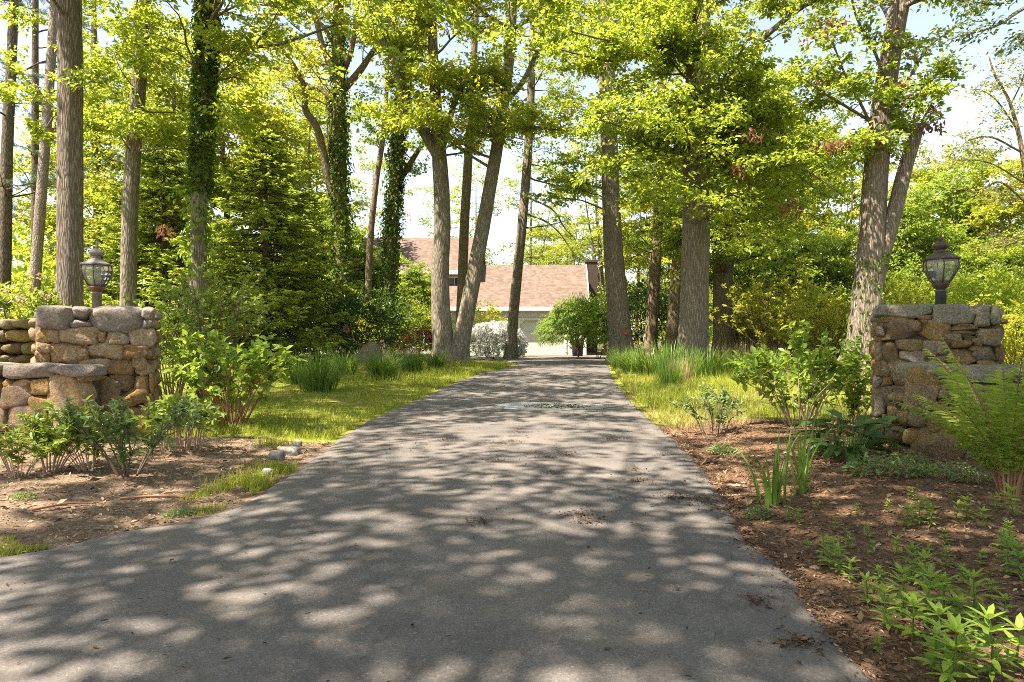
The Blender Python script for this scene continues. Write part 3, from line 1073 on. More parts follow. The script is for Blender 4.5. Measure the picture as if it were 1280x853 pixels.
uL = (LP_Y + .6) / F
lantern((W(121, 0, LP_Y + .5)[0], LP_Y + .5, topL - .005), uL * .97, "weathered pale brown lantern on the sunlit pillar", M['lamp_pale'], M['lamp_rust'], M['lamp_pale'], 17.6, R(-12))
uR = (RP_Y + .6) / F
lantern((W(1176, 0, RP_Y + .5)[0], RP_Y + .5, topR - .005), uR * 1.08, "dark bronze lantern on the shaded pillar", M['lamp_dark'], M['lamp_dark'], M['lamp_post_dark'], 18.6, R(8))


# ------------------------------------------------------------------ houses
def wall_poly(mb, pts, y, th, mi=0):
    """outline in x-z (anticlockwise seen from -y) pushed back by th"""
    n = len(pts)
    f = np.array([(x, y, z) for x, z in pts])
    k = np.array([(x, y + th, z) for x, z in pts])
    i = np.arange(n)
    j = (i + 1) % n
    mb.add(np.vstack((f, k)), [np.arange(n)[None, :], (np.arange(n)[::-1] + n)[None, :], np.column_stack((j, i, i + n, j + n))], mi)


def slab(mb, quad, th, mi=0):
    q = np.array(quad, float)
    nn = norm(np.cross(q[1] - q[0], q[3] - q[0]))
    v = np.vstack((q, q - nn * th))
    mb.add(v, [np.array([(0, 1, 2, 3), (7, 6, 5, 4), (0, 4, 5, 1), (1, 5, 6, 2), (2, 6, 7, 3), (3, 7, 4, 0)])], mi)


HZ = 0.25
house = thing("house", (-4, 42, HZ), "white clapboard house with brown shingle roof and attached garage at the drive's end", "house")
GY, MY = 38.0, 41.0
mb = MB()
# garage wing: wall with two openings cut as separate pieces
g0, g1, ez = -4.2, 4.15, 2.95
d1, d2 = (-3.0, -0.13), (0.45, 2.93)
dh = HZ + 1.98
for (a, b) in ((g0, d1[0]), (d1[1], d2[0]), (d2[1], g1)):
    mb.box(((a + b) / 2, GY + .1, (HZ + dh) / 2 - .1), (b - a, .2, dh - HZ + .2))
mb.box(((g0 + g1) / 2, GY + .1, (dh + ez) / 2), (g1 - g0, .2, ez - dh))
mb.box((g1 - .1, GY + 5, 1.6), (.2, 9.6, 2.7))
wall_poly(mb, [(-14.2, HZ - .2), (g0 + .1, HZ - .2), (g0 + .1, 5.35), (-14.2, 5.35)], MY, .25)
wall_poly(mb, [(g0 + .1, ez - .2), (-2.2, ez + .4), (-2.2, 5.35), (g0 + .1, 5.35)], MY, .25)
mb.box((-2.32, MY + 4.6, 3.4), (.24, 8.6, 4.4))
mb.box((-14.1, MY + 4.6, 2.7), (.2, 8.6, 5.3))
# garage gable
v = [(g1 - .02, GY + .2, ez), (g1 - .02, GY + 10, ez), (g1 - .02, GY + 5.1, 5.7), (g1 - .2, GY + .2, ez), (g1 - .2, GY + 10, ez), (g1 - .2, GY + 5.1, 5.7)]
mb.add(v, [np.array([(0, 1, 2), (5, 4, 3)]), np.array([(0, 2, 5, 3), (2, 1, 4, 5)])])
mb.build("wall", M['siding'], house, smooth=False)
mb = MB()
slab(mb, [(-2.2, GY - .35, ez - .05), (g1 + .15, GY - .35, ez - .05), (g1 + .55, GY + 5.1, 5.85), (-2.2, GY + 5.1, 5.85)], .12)
slab(mb, [(-2.2, GY + 5.1, 5.85), (g1 + .55, GY + 5.1, 5.85), (g1 + .15, GY + 10.4, ez - .05), (-2.2, GY + 10.4, ez - .05)], .12)
slab(mb, [(g0 - .2, GY - .35, ez - .05), (-2.2, GY - .35, ez - .05), (-2.2, MY + .1, ez + 1.55), (g0 - .2, MY + .1, ez + 1.55)], .12)
slab(mb, [(-14.6, MY - .4, 5.2), (-1.9, MY - .4, 5.2), (-1.9, MY + 4.9, 8.0), (-14.6, MY + 4.9, 8.0)], .14)
slab(mb, [(-14.6, MY + 4.9, 8.0), (-1.9, MY + 4.9, 8.0), (-1.9, MY + 10.2, 5.2), (-14.6, MY + 10.2, 5.2)], .14)
roof = mb.build("roof", M['roof'], house, smooth=False)
mb = MB()
mb.box((5.15, GY + 6.3, 3.25), (.7, .65, 5.9))
mb.box((5.15, GY + 6.3, 6.22), (.8, .75, .14))
mb.build("chimney", M['brick'], house, smooth=False)
mb = MB()
mb.box(((g0 + g1) / 2 + .1, GY - .36, ez - .12), (g1 - g0 + .2, .06, .2))
mb.box((-8.25, MY - .42, 5.13), (12.7, .06, .22))
slab(mb, [(g1 + .16, GY - .37, ez - .02), (g1 + .20, GY - .37, ez - .24), (g1 + .60, GY + 5.1, 5.64), (g1 + .56, GY + 5.1, 5.87)], .05)
for xx in (g0 + .1, g1 - .1):
    mb.box((xx, GY - .02, 1.55), (.16, .06, 2.7))
mb.build("trim", M['trim'], house, smooth=False)
for (a, b) in (d1, d2):
    dm = MB()
    ch = .28
    pts = [(a, HZ - .05), (b, HZ - .05), (b, dh - ch), (b - ch, dh), (a + ch, dh), (a, dh - ch)]
    wall_poly(dm, pts, GY + .12, .05)
    dr = dm.build("garage_door", M['door'], house, smooth=False)
    fm = MB()
    for s_, x_ in ((-1, a), (1, b)):
        fm.box((x_ + s_ * .05, GY - .015, (HZ + dh) / 2), (.1, .05, dh - HZ))
        wall_poly(fm, [(x_, dh - ch), (x_, dh), (x_ - s_ * ch, dh)] if s_ > 0 else [(x_, dh - ch), (x_ - s_ * ch, dh), (x_, dh)], GY + .03, .08)
    fm.box(((a + b) / 2, GY - .015, dh + .05), (b - a + .2, .05, .1))
    fm.build("door_frame", M['trim'], dr, smooth=False)


def window(parent, x, z, w, h, y, shutters=True):
    fm = MB()
    for dx in (-w / 2, w / 2):
        fm.box((x + dx, y - .03, z), (.09, .06, h + .09))
    for dz in (-h / 2, h / 2):
        fm.box((x, y - .032, z + dz), (w + .09, .064, .09))
    fm.box((x, y - .028, z), (w, .05, .05))
    fm.box((x, y - .028, z), (.035, .045, h))
    f = fm.build("window", M['trim'], parent, smooth=False)
    pm = MB()
    pm.box((x, y - .005, z), (w, .02, h))
    pm.build("pane", M['pane'], f, smooth=False)
    if shutters:
        for s_ in (-1, 1):
            sm = MB()
            sm.box((x + s_ * (w / 2 + .29), y - .025, z), (.42, .05, h + .1))
            for k in range(9):
                sm.box((x + s_ * (w / 2 + .29), y - .055, z - h / 2 + (k + .5) * h / 9), (.32, .012, h / 9 * .6))
            sm.build("shutter", M['shutter'], f, smooth=False)


for px in (452, 517, 568):
    window(house, (px - 640) / F * MY + (0 if px != 517 else 0), 4.15, .95, 1.45, MY)
window(house, (533 - 640) / F * MY - .02, 4.15, .55, 1.45, MY, False)
for px in (400, 480, 540):
    window(house, (px - 640) / F * MY, 1.6, .95, 1.5, MY)

nb = thing("house", (34, 46, HZ), "neighbouring house with pale grey roof glimpsed through leaves above the shaded pillar", "house")
mb = MB()
mb.box((36.0, 50, 1.9), (9.4, 7.6, 3.6))
mb.build("wall", M['siding'], nb, smooth=False)
mb = MB()
rl = W(1246, 365, 44.5)
slab(mb, [(31.0, 45.4, 3.4), (42, 45.4, 3.4), (42, 50, 8.2), (29.0, 50, 8.2)], .15)
slab(mb, [(29.0, 50, 8.2), (42, 50, 8.2), (42, 54.6, 3.4), (31.0, 54.6, 3.4)], .15)
mb.build("roof", M['roof_grey'], nb, smooth=False)
mb = MB()
mb.tube([(31.0, 45.35, 3.4), (34.6, 45.3, 2.6)], .1, 6)
mb.box((36.4, 45.36, 3.3), (10.8, .08, .2))
mb.build("trim", M['trim'], nb, smooth=False)

bn = thing("waste_bin", foot(722, 35.0), "small dark brown bin beside the garage under the round maple", "bin")
mb = MB()
b = np.array(bn.location)
lathe(mb, [(0, 0), (.26, 0), (.3, .5), (.34, .72), (.36, .74), (.36, .8), (.2, .84), (0, .85)], 20, b)
mb.build("body", M['bin'], bn)

# ------------------------------------------------------------------ trees
def cat(pts, per=6):
    """smooth polyline through (x,y,z,r) rows"""
    p = np.asarray(pts, float)
    if len(p) < 3:
        t_ = np.linspace(0, 1, per + 1)[:, None]
        return p[0] * (1 - t_) + p[-1] * t_
    q = np.vstack((2 * p[0] - p[1], p, 2 * p[-1] - p[-2]))
    out = []
    for i in range(1, len(q) - 2):
        for k in range(per):
            t_ = k / per
            out.append(0.5 * (2 * q[i] + (q[i + 1] - q[i - 1]) * t_ + (2 * q[i - 1] - 5 * q[i] + 4 * q[i + 1] - q[i + 2]) * t_ ** 2
                              + (3 * q[i] - q[i - 1] - 3 * q[i + 1] + q[i + 2]) * t_ ** 3))
    out.append(p[-1])
    out = np.array(out)
    out[:, 3] = np.maximum(out[:, 3], 0.003)
    return out


def px_stem(pts, Y, dy=0.0):
    """stem as (photo x, photo y, width in px) at distance Y, leaning dy metres away by its end"""
    o = []
    n = len(pts)
    for i, (x, y, w) in enumerate(pts):
        yy = Y + dy * i / max(1, n - 1)
        p = W(x, y, yy)
        o.append((p[0], yy, p[2], w * .46 / F * yy))
    return o


def barky(r, amp, base_z, flare=0.0):
    ph = r.uniform(0, 6.28, 8)
    nl = r.integers(4, 7)

    def f(th, pts):
        z = pts[:, 2][:, None]
        a = th[None, :]
        o = 1 + amp * (np.sin(a * 3 + ph[0] + .8 * np.sin(z * 1.1 + ph[1])) + .8 * np.sin(a * 5 + ph[2] + np.sin(z * 1.7 + ph[3]))
                       + .6 * np.sin(a * 11 + ph[4] + 1.6 * np.sin(z * 2.3 + ph[5])) + .5 * np.sin(z * 3.1 + ph[6] + a) + .35 * np.sin(z * 7.7 + ph[7]))
        h = np.clip(z - base_z, 0, 9)
        o = o + flare * np.exp(-h / .35) * (0.6 + .5 * np.sin(a * nl + ph[7]))
        return o
    return f


class Tree:
    def __init__(s, name, label, cat_, root, bark, seed, group="trees along the driveway"):
        s.t = thing(name, root, label, cat_, group)
        s.root = np.array(root, float)
        s.r = np.random.default_rng(seed)
        s.w = MB()
        s.bark = bark
        s.tw = [[], [], []]      # twig starts, directions, lengths
        s.stems = []

    def stem(s, pts, n=20, amp=.02, flare=0.0, per=7):
        c = cat(pts, per)
        s.w.tube(c[:, :3], c[:, 3], n, shape=barky(s.r, amp, s.root[2], flare))
        s.stems.append(c)
        return c

    def branch(s, p, d, L, r0, droop=0.0, twigs=10, tl=0.8, kids=3, up=.12):
        """a limb with side branches; records its twigs"""
        r = s.r
        n = 7
        pts = [np.asarray(p, float)]
        d = norm(d)
        for k in range(n):
            d = norm(d + r.normal(0, .14, 3) + UP * (up * (1 - k / n) - droop * k / n))
            pts.append(pts[-1] + d * L / n)
        pts = np.array(pts)
        rad = r0 * np.linspace(1, .16, n + 1)
        s.w.tube(pts, rad, 6 if r0 > .03 else 4, cap=False)
        s.twigs_on(pts, twigs, tl, .3)
        for _ in range(kids):
            i = r.integers(2, n)
            T = norm(pts[i + 1] - pts[i])
            lat = norm(np.cross(UP, T)) * r.choice((-1, 1))
            d2 = norm(T * .7 + lat * r.uniform(.5, 1.1) + UP * r.uniform(-.15, .3))
            L2 = L * r.uniform(.3, .55)
            q = [pts[i]]
            for k in range(4):
                d2 = norm(d2 + r.normal(0, .14, 3) - UP * droop * .2)
                q.append(q[-1] + d2 * L2 / 4)
            q = np.array(q)
            s.w.tube(q, rad[i] * .6 * np.linspace(1, .2, 5), 4, cap=False)
            s.twigs_on(q, max(3, int(twigs * .6)), tl * .85, .15)

    def twigs_on(s, pts, n, tl, t0):
        r = s.r
        m = len(pts) - 1
        if n <= 0:
            return
        tt = np.append(r.uniform(t0, 1, n - 1), 1.0) * m
        i = np.minimum(tt.astype(int), m - 1)
        f = (tt - i)[:, None]
        P = pts[i] * (1 - f) + pts[i + 1] * f
        T = norm(pts[i + 1] - pts[i])
        lat = norm(np.cross(np.broadcast_to(UP, T.shape), T)) * r.choice((-1, 1), n)[:, None]
        D = norm(T * r.uniform(.3, .9, (n, 1)) + lat * r.uniform(.3, 1.1, (n, 1)) + UP * r.uniform(-.25, .4, (n, 1)))
        s.tw[0].append(P)
        s.tw[1].append(D)
        s.tw[2].append(tl * r.uniform(.5, 1.2, n))

    def limbs(s, c, n, z0, z1, L, twigs=9, tl=.8, kids=3, rise=.25, droop=.15, az=None, r0=None):
        """n branches off the smoothed stem c between heights z0 and z1; az = (centre, spread) keeps them to one side"""
        r = s.r
        z0, z1 = min(z0, z1), max(z0, z1) + 1e-4
        for k in range(n):
            z = r.uniform(z0, z1)
            i = int(np.argmin(np.abs(c[:, 2] - z)))
            a = r.uniform(0, 2 * np.pi) if az is None else az[0] + r.uniform(-az[1], az[1])
            e = rise + r.normal(0, .2)
            d = np.array((math.cos(a), math.sin(a), e))
            l = r.uniform(*L) * (1 - .35 * (z - z0) / max(z1 - z0, .1))
            s.branch(c[i, :3], d, l, min(c[i, 3] * .45, .012 + l * .011) if r0 is None else r0, droop, twigs, tl, kids)

    def leaf(s, n, ln, wd, mat, tilt=.55, mat2=None, name="crown", six=False, spread=1.0, frac2=0.0):
        P, D, L = np.vstack(s.tw[0]), np.vstack(s.tw[1]), np.concatenate(s.tw[2])
        r = s.r
        s.w.sticks(P, P + D * L[:, None], np.full(len(P), .006), np.full(len(P), .002))
        k = len(P) * n
        p, d, l = np.repeat(P, n, 0), np.repeat(D, n, 0), np.repeat(L, n)
        uu = r.uniform(.1, 1.05, k)
        lat = norm(np.cross(np.broadcast_to(UP, d.shape), d)) * r.choice((-1, 1), k)[:, None]
        pos = p + d * (l * uu)[:, None] + lat * (r.uniform(0, .12, k) * spread)[:, None] + r.normal(0, .045 * spread, (k, 3))
        dd = norm(d * .5 + lat * r.uniform(.3, 1, (k, 1)) + r.normal(0, .35, (k, 3)) - UP * .15)
        nn = norm(UP + r.normal(0, tilt, (k, 3)))
        mb = MB()
        sz = ln * r.uniform(.65, 1.25, k)
        if frac2 and mat2:
            sel = np.repeat(r.uniform(0, 1, len(P)) < frac2, n)
            mb.leaves(pos[~sel], dd[~sel], nn[~sel], sz[~sel], sz[~sel] * wd, six=six)
            if sel.any():
                mb.leaves(pos[sel], dd[sel], nn[sel], sz[sel], sz[sel] * wd, six=six, mi=1)
            mb.build(name, [mat, mat2], s.t, smooth=False)
        else:
            mb.leaves(pos, dd, nn, sz, sz * wd, six=six)
            mb.build(name, mat, s.t, smooth=False)

    def ivy(s, c, z0, z1, n, mat, thick=.14, ln=.11, mb=None):
        r = s.r
        own = mb is None
        mb = mb or MB()
        sel = c[(c[:, 2] >= z0) & (c[:, 2] <= z1)]
        if len(sel) < 2:
            return mb
        tt = r.uniform(0, len(sel) - 1.001, n)
        i = tt.astype(int)
        f = (tt - i)[:, None]
        P = sel[i] * (1 - f) + sel[i + 1] * f
        a = r.uniform(0, 2 * np.pi, n)
        o = np.column_stack((np.cos(a), np.sin(a), 0 * a))
        lump = 1 + .8 * np.clip(np.sin(P[:, 2] * 2.7 + np.sin(a * 2) * 1.4) + .4 * np.sin(P[:, 2] * 6.1 + a), 0, 2)
        pos = P[:, :3] + o * (P[:, 3:4] + (r.uniform(.01, 1, n) ** 1.5 * thick * lump)[:, None])
        nn = norm(o + UP * .55 + r.normal(0, .35, (n, 3)))
        dd = norm(-UP * .8 + o * .45 + r.normal(0, .35, (n, 3)))
        mb.leaves(pos, dd, nn, ln * r.uniform(.6, 1.25, n), ln * .85 * r.uniform(.6, 1.2, n))
        if own:
            mb.build("ivy", mat, s.t, smooth=False)
        return mb

    def done(s):
        s.w.build("trunk", s.bark, s.t)
        return s.t


def T_(name, label, px, Y, bark, seed, group="trees along the driveway"):
    return Tree(name, label, "tree", foot(px, Y), bark, seed, group)


LEAF = 0.138
# tall oak behind the sunlit pillar
T = T_("oak_tree", "straight grey barked oak rising right behind the sunlit pillar, just left of its lantern", 86, 14.5, M['bark_oak'], 1)
c = T.stem(px_stem([(86, 480, 44), (87, 380, 33), (88, 250, 31), (88, 100, 30), (87, 0, 29), (88, -150, 26), (95, -320, 18), (98, -430, 8)], 14.5), 40, .018, .3)
T.limbs(c, 12, 7.6, 13.5, (2.0, 3.6), 9, .8, 3)
T.limbs(c, 3, 5.0, 7.0, (.8, 1.6), 5, .5, 1)
T.leaf(22, LEAF, .6, M['leaf_mid'], mat2=M['leaf_bright'], frac2=.3)
T.done()

T = T_("maple_tree", "slender grey tree leaning right, behind the sunlit pillar's right edge", 158, 18, M['bark_grey'], 2)
c = T.stem(px_stem([(158, 475, 26), (160, 380, 21), (163, 250, 20), (172, 120, 19), (180, 0, 17), (186, -120, 13), (188, -220, 6)], 18), 26, .02, .3)
T.limbs(c, 14, 4.8, 9.8, (1.3, 2.6), 8, .75, 3, .2, .18)
T.leaf(18, LEAF, .65, M['leaf_bright'], mat2=M['leaf_mid'], frac2=.25)
T.done()

T = T_("ivy_clad_tree", "tree wrapped in dark ivy above a bare lower trunk, before the spruces", 246, 18, M['bark_oak'], 3)
c = T.stem(px_stem([(246, 475, 28), (247, 380, 22), (249, 260, 21), (255, 120, 21), (260, 0, 20), (262, -150, 15), (262, -250, 7)], 18), 30, .02, .35)
T.limbs(c, 11, 7.6, 12.5, (1.6, 3.2), 8, .8, 3)
T.limbs(c, 8, 8, 12, (3.0, 5.0), 11, .8, 4, .05, .1, (-.5, .6))
T.leaf(21, LEAF, .62, M['leaf_bright'])
mb = T.ivy(c, 4.7, 14, 5200, M['leaf_ivy'], .1, .13)
T.ivy(c, 2.9, 5.0, 260, M['leaf_ivy'], .3, .15, mb)
mb.build("ivy", M['leaf_ivy'], T.t, smooth=False)
T.done()

# pines at the left edge
def pine(px, Y, stem, seed, label, bark, zlo=3.0, n=30, tuft=26):
    T = T_("pine_tree", label, px, Y, bark, seed, "pines at the left edge")
    c = T.stem(px_stem(stem, Y), 16, .015, .2)
    T.limbs(c, n, zlo, c[-1, 2], (1.6, 3.2), 7, .5, 3, .1, .05)
    P, D, L = np.vstack(T.tw[0]), np.vstack(T.tw[1]), np.concatenate(T.tw[2])
    r = T.r
    T.w.sticks(P, P + D * L[:, None], np.full(len(P), .007), np.full(len(P), .003))
    k = len(P) * tuft
    p, d, l = np.repeat(P, tuft, 0), np.repeat(D, tuft, 0), np.repeat(L, tuft)
    pos = p + d * (l * r.uniform(.35, 1, k))[:, None]
    dd = norm(d * .7 + r.normal(0, .6, (k, 3)) + UP * .25)
    mb = MB()
    ln = r.uniform(.12, .2, k)
    mb.leaves(pos, dd, norm(r.normal(0, 1, (k, 3)) + UP * .5), ln, .017, fold=0, droop=.1)
    mb.build("crown", M['needle_pine'], T.t, smooth=False)
    T.done()


pine(6, 25, [(2, 440, 18), (6, 300, 16), (9, 180, 14), (15, 60, 12), (20, -80, 9), (22, -200, 3)], 4, "dark pine trunk leaning in from the left picture edge", M['bark_dark'], 4)
pine(44, 28, [(46, 440, 11), (44, 330, 10), (44, 200, 9), (44, 60, 8), (45, -60, 6), (46, -150, 2)], 5, "thin dark straight pine beside the pale leaning trunk", M['bark_dark'], 3.2)
pine(125, 34, [(125, 440, 13), (123, 330, 12), (121, 200, 10), (118, 60, 8), (116, -80, 3)], 6, "pine with soft grey green needles seen beyond the grey barked oak", M['bark_dark'], 2.5, 38)
T = T_("pale_tree", "pale bare trunk leaning right at the left edge above the pink rhododendron", 40, 22, M['bark_pale'], 7)
c = T.stem(px_stem([(38, 440, 17), (44, 350, 14), (52, 240, 13), (60, 130, 12), (68, 10, 11), (74, -120, 8), (78, -220, 3)], 22), 18, .02, .25)
T.limbs(c, 16, 7.5, 15.5, (1.6, 3), 8, .7, 3)
T.leaf(19, LEAF, .6, M['leaf_bright'])
T.done()

# left of the drive
T = T_("ivy_clad_tree", "many limbed ivy clad tree left of the drive with wide spreading crooked branches", 428, 25, M['bark_brown'], 8)
c = T.stem(px_stem([(429, 470, 30), (427, 400, 24), (426, 330, 22), (424, 240, 20), (424, 140, 17), (423, 20, 14), (424, -120, 9), (426, -200, 4)], 25), 22, .03, .3)
lims = [[(419, 262, 12), (407, 205, 11), (396, 160, 10), (382, 138, 9), (380, 108, 7), (366, 80, 6), (350, 58, 4)],
        [(414, 190, 9), (409, 120, 9), (385, 108, 8), (352, 88, 7), (322, 70, 5), (292, 58, 4), (262, 52, 2)],
        [(420, 95, 9), (404, 60, 8), (392, 15, 7), (378, 4, 5), (350, 8, 4), (322, 2, 2)],
        [(430, 112, 10), (452, 86, 9), (470, 60, 6), (492, 45, 3)],
        [(431, 85, 9), (440, 60, 7), (446, 15, 6), (448, -60, 3)],
        [(420, 60, 8), (395, 25, 5), (350, 18, 4), (318, 18, 2)]]
for q, dy in zip(lims, (-1.5, 1.2, -1, 1, -1.2, 1.5)):
    cc = T.stem(px_stem(q, 25, dy), 10, .02)
    T.twigs_on(cc[:, :3], 14, .8, .45)
    T.limbs(cc, 5, cc[len(cc) // 3:, 2].min(), cc[:, 2].max(), (.9, 1.9), 7, .7, 2)
T.limbs(c, 10, 8.5, 14, (1.6, 3.0), 7, .7, 2, .25, .15, (3.0, 1.3))
T.leaf(10, LEAF, .62, M['leaf_yellow'], mat2=M['leaf_bright'], frac2=.5)
mb = T.ivy(c, 2.0, 13, 4200, M['leaf_ivy'], .14, .13)
mb.build("ivy", M['leaf_ivy'], T.t, smooth=False)
T.done()

T = T_("thin_tree", "thin upright trunk between the two dark ivy clad trunks left of the drive", 458, 29, M['bark_brown'], 9)
c = T.stem(px_stem([(458, 455, 12), (460, 380, 10), (463, 300, 9), (470, 230, 8), (479, 170, 7), (484, 100, 5), (486, 20, 3)], 29), 12, .02, .2)
T.limbs(c, 8, 7.5, 14, (1.2, 2.2), 7, .7, 2)
T.leaf(18, LEAF, .6, M['leaf_mid'])
T.done()

T = T_("ivy_clad_tree", "slim trunk sheathed in near black ivy left of the twin stemmed tree", 484, 25.5, M['bark_dark'], 10)
c = T.stem(px_stem([(483, 465, 24), (485, 400, 19), (488, 310, 17), (493, 240, 16), (498, 170, 15), (505, 110, 14), (522, 50, 13), (536, -20, 11), (542, -130, 6)], 25.5), 18, .02, .2)
cc = T.stem(px_stem([(494, 236, 8), (512, 206, 8), (526, 184, 6), (545, 160, 3)], 25.5, .6), 10)
T.limbs(c, 5, 9, 14, (1.2, 2.4), 6, .7, 2)
T.limbs(cc, 4, cc[0, 2], cc[-1, 2], (1, 2), 7, .7, 2)
T.leaf(18, LEAF, .6, M['leaf_mid'])
mb = T.ivy(c, 1.2, 14.5, 5500, M['leaf_ivy'], .13, .13)
mb.build("ivy", M['leaf_ivy'], T.t, smooth=False)
T.done()

T = T_("twin_stemmed_tree", "big grey twin stemmed tree forking at its base beside the drive's left edge", 566, 22, M['bark_grey'], 11)
ca = T.stem(px_stem([(560, 472, 48), (556, 440, 32), (551, 390, 26), (550, 340, 24), (553, 270, 22), (549, 195, 20), (545, 130, 15), (541, 60, 13), (540, -40, 11), (545, -170, 6)], 22), 34, .025, .35)
cb = T.stem(px_stem([(572, 472, 44), (574, 440, 27), (583, 395, 22), (597, 320, 20), (610, 250, 18), (625, 160, 16), (636, 80, 14), (641, 0, 12), (646, -130, 6)], 21.8, .8), 30, .02, .35)
b1 = T.stem(px_stem([(550, 200, 16), (530, 166, 13), (510, 136, 12), (494, 80, 10), (477, 48, 9), (462, 15, 8), (450, -25, 6), (438, -110, 3)], 22, -1), 14, .02)
b2 = T.stem(px_stem([(509, 134, 10), (504, 85, 8), (494, 30, 7), (486, -40, 4)], 21.6, 1), 12)
b3 = T.stem(px_stem([(553, 185, 10), (562, 150, 8), (572, 118, 7), (592, 95, 5), (620, 88, 3)], 22, -1.2), 10)
b4 = T.stem(px_stem([(630, 130, 8), (655, 100, 7), (672, 60, 6), (684, 10, 5), (690, -50, 3)], 22.3, -1), 10)
b5 = T.stem(px_stem([(622, 175, 6), (645, 162, 5), (680, 160, 4), (715, 165, 2)], 22.3, -.8), 8)
for q, a, b in ((ca, 6.5, 16), (cb, 6.2, 15.5)):
    T.limbs(q, 17, a + .3, b - 1.5, (1.8, 3.8), 9, .8, 3, .15, .2)
    T.limbs(q, 6, 11.0, 13.5, (3.5, 5.5), 11, .8, 4, .05, .1, (-1.8, .8))
for q in (b1, b2, b3, b4, b5):
    T.twigs_on(q[:, :3], 22, .9, .35)
    T.limbs(q, 6, q[len(q) // 3, 2], q[-1, 2], (1.0, 2.2), 8, .75, 2)
T.leaf(22, LEAF, .65, M['leaf_bright'], mat2=M['leaf_yellow'], frac2=.3)
T.done()

T = T_("slim_tree", "slim brown trunk standing just behind the fork of the twin stemmed tree", 575, 27, M['bark_brown'], 12)
c = T.stem(px_stem([(574, 456, 18), (577, 380, 14), (580, 290, 13), (585, 200, 12), (590, 110, 10), (595, 10, 8), (598, -90, 4)], 27), 14, .02, .25)
T.limbs(c, 5, 7, 12, (1.2, 2.4), 7, .7, 2)
T.leaf(15, LEAF, .62, M['leaf_mid'])
T.done()

T = T_("slim_tree", "slim grey trunk at the drive's left edge in front of the garage", 638, 29, M['bark_grey'], 13)
c = T.stem(px_stem([(638, 457, 20), (640, 420, 15), (644, 370, 14), (652, 290, 13), (660, 190, 12), (665, 80, 10), (668, -40, 7), (669, -120, 3)], 29), 16, .02, .3)
for q in ([(660, 268, 3), (680, 276, 3), (698, 290, 2), (712, 310, 1.5), (722, 328, 1)], [(662, 248, 3), (690, 262, 2.5), (706, 285, 2), (720, 300, 1)], [(658, 285, 3), (684, 282, 2), (708, 276, 1)]):
    T.stem(px_stem(q, 29, -1), 6)
T.limbs(c, 17, 7.8, 15, (1.8, 3.4), 9, .75, 3, .1, .2)
T.leaf(18, LEAF, .62, M['leaf_mid'], mat2=M['leaf_bright'], frac2=.5)
T.done()

# right of the drive
T = T_("oak_tree", "straight grey oak at the drive's right edge with a small red box on its trunk", 777, 24, M['bark_oak'], 14)
c = T.stem(px_stem([(778, 468, 46), (777, 440, 34), (774, 400, 30), (768, 330, 27), (764, 250, 24), (760, 130, 22), (756, 0, 19), (752, -150, 13), (750, -230, 5)], 24), 34, .018, .35)
T.limbs(c, 20, 8.2, 15, (2.2, 4.2), 9, .8, 3, .12, .2)
T.limbs(c, 7, 5.6, 8, (1.6, 2.8), 8, .7, 2, .1, .2, (2.6, 1.0))
T.leaf(21, LEAF, .62, M['leaf_bright'], mat2=M['leaf_mid'], frac2=.4)
T.done()

T = T_("slim_tree", "slim brown trunk standing between the two grey oaks right of the drive", 813, 29, M['bark_brown'], 15)
c = T.stem(px_stem([(812, 460, 22), (814, 420, 17), (818, 350, 16), (823, 270, 14), (826, 180, 13), (829, 70, 10), (831, -40, 5)], 29), 16, .02, .3)
T.limbs(c, 30, 4.2, 15.5, (1.6, 3.4), 9, .75, 3, .12, .2)
T.leaf(19, LEAF, .62, M['leaf_mid'], mat2=M['leaf_bright'], frac2=.4)
T.done()

T = T_("slim_tree", "pale brown trunk tucked against the left side of the widest oak", 840, 26.5, M['bark_brown'], 16)
c = T.stem(px_stem([(838, 462, 28), (840, 430, 20), (845, 370, 19), (852, 290, 18), (858, 220, 16), (863, 120, 14), (868, 10, 10), (870, -90, 4)], 26.5), 18, .02, .3)
T.limbs(c, 20, 6, 15.5, (1.6, 3.4), 9, .75, 3)
T.leaf(19, LEAF, .62, M['leaf_bright'])
T.done()

T = T_("oak_tree", "widest grey oak trunk with flared foot among the irises right of the drive", 866, 17.8, M['bark_oak'], 17)
c = T.stem(px_stem([(866, 474, 62), (866, 440, 43), (868, 380, 38), (870, 280, 36), (871, 180, 35), (873, 80, 33), (872, 0, 31), (872, -120, 26), (868, -280, 16), (866, -380, 5)], 17.8), 44, .018, .3)
hand = [([(868, 78, 8), (842, 62, 7), (806, 66, 6), (770, 76, 4), (740, 72, 3), (700, 62, 2)], -1.5), ([(866, 62, 7), (830, 52, 6), (790, 56, 5), (756, 50, 3), (715, 40, 2)], -2.5),
        ([(876, 175, 8), (903, 112, 8), (945, 58, 8), (985, 22, 7), (1025, -5, 6), (1080, -40, 3)], -1.0), ([(868, 230, 5), (880, 190, 5), (902, 150, 4), (904, 100, 4), (930, 60, 3)], -2.0),
        ([(872, 60, 6), (868, 20, 6), (885, -20, 5), (920, -60, 3)], -2.5), ([(870, 185, 5), (905, 172, 5), (950, 150, 3), (990, 148, 2)], -1.5), ([(872, 210, 5), (910, 205, 5), (955, 212, 4), (1000, 205, 3), (1040, 210, 1.5)], -2.0),
        ([(866, 165, 6), (830, 150, 5), (790, 160, 4), (750, 150, 2)], -2.5), ([(868, 130, 6), (840, 190, 4), (800, 200, 3), (770, 205, 2)], -2.0)]
for q, dy in hand:
    cc = T.stem(px_stem(q, 17.7, dy), 8, .02)
    T.twigs_on(cc[:, :3], 30, .8, .2)
    T.limbs(cc, 8, cc[:, 2].min(), cc[:, 2].max(), (.8, 1.9), 8, .65, 2, .1, .2)
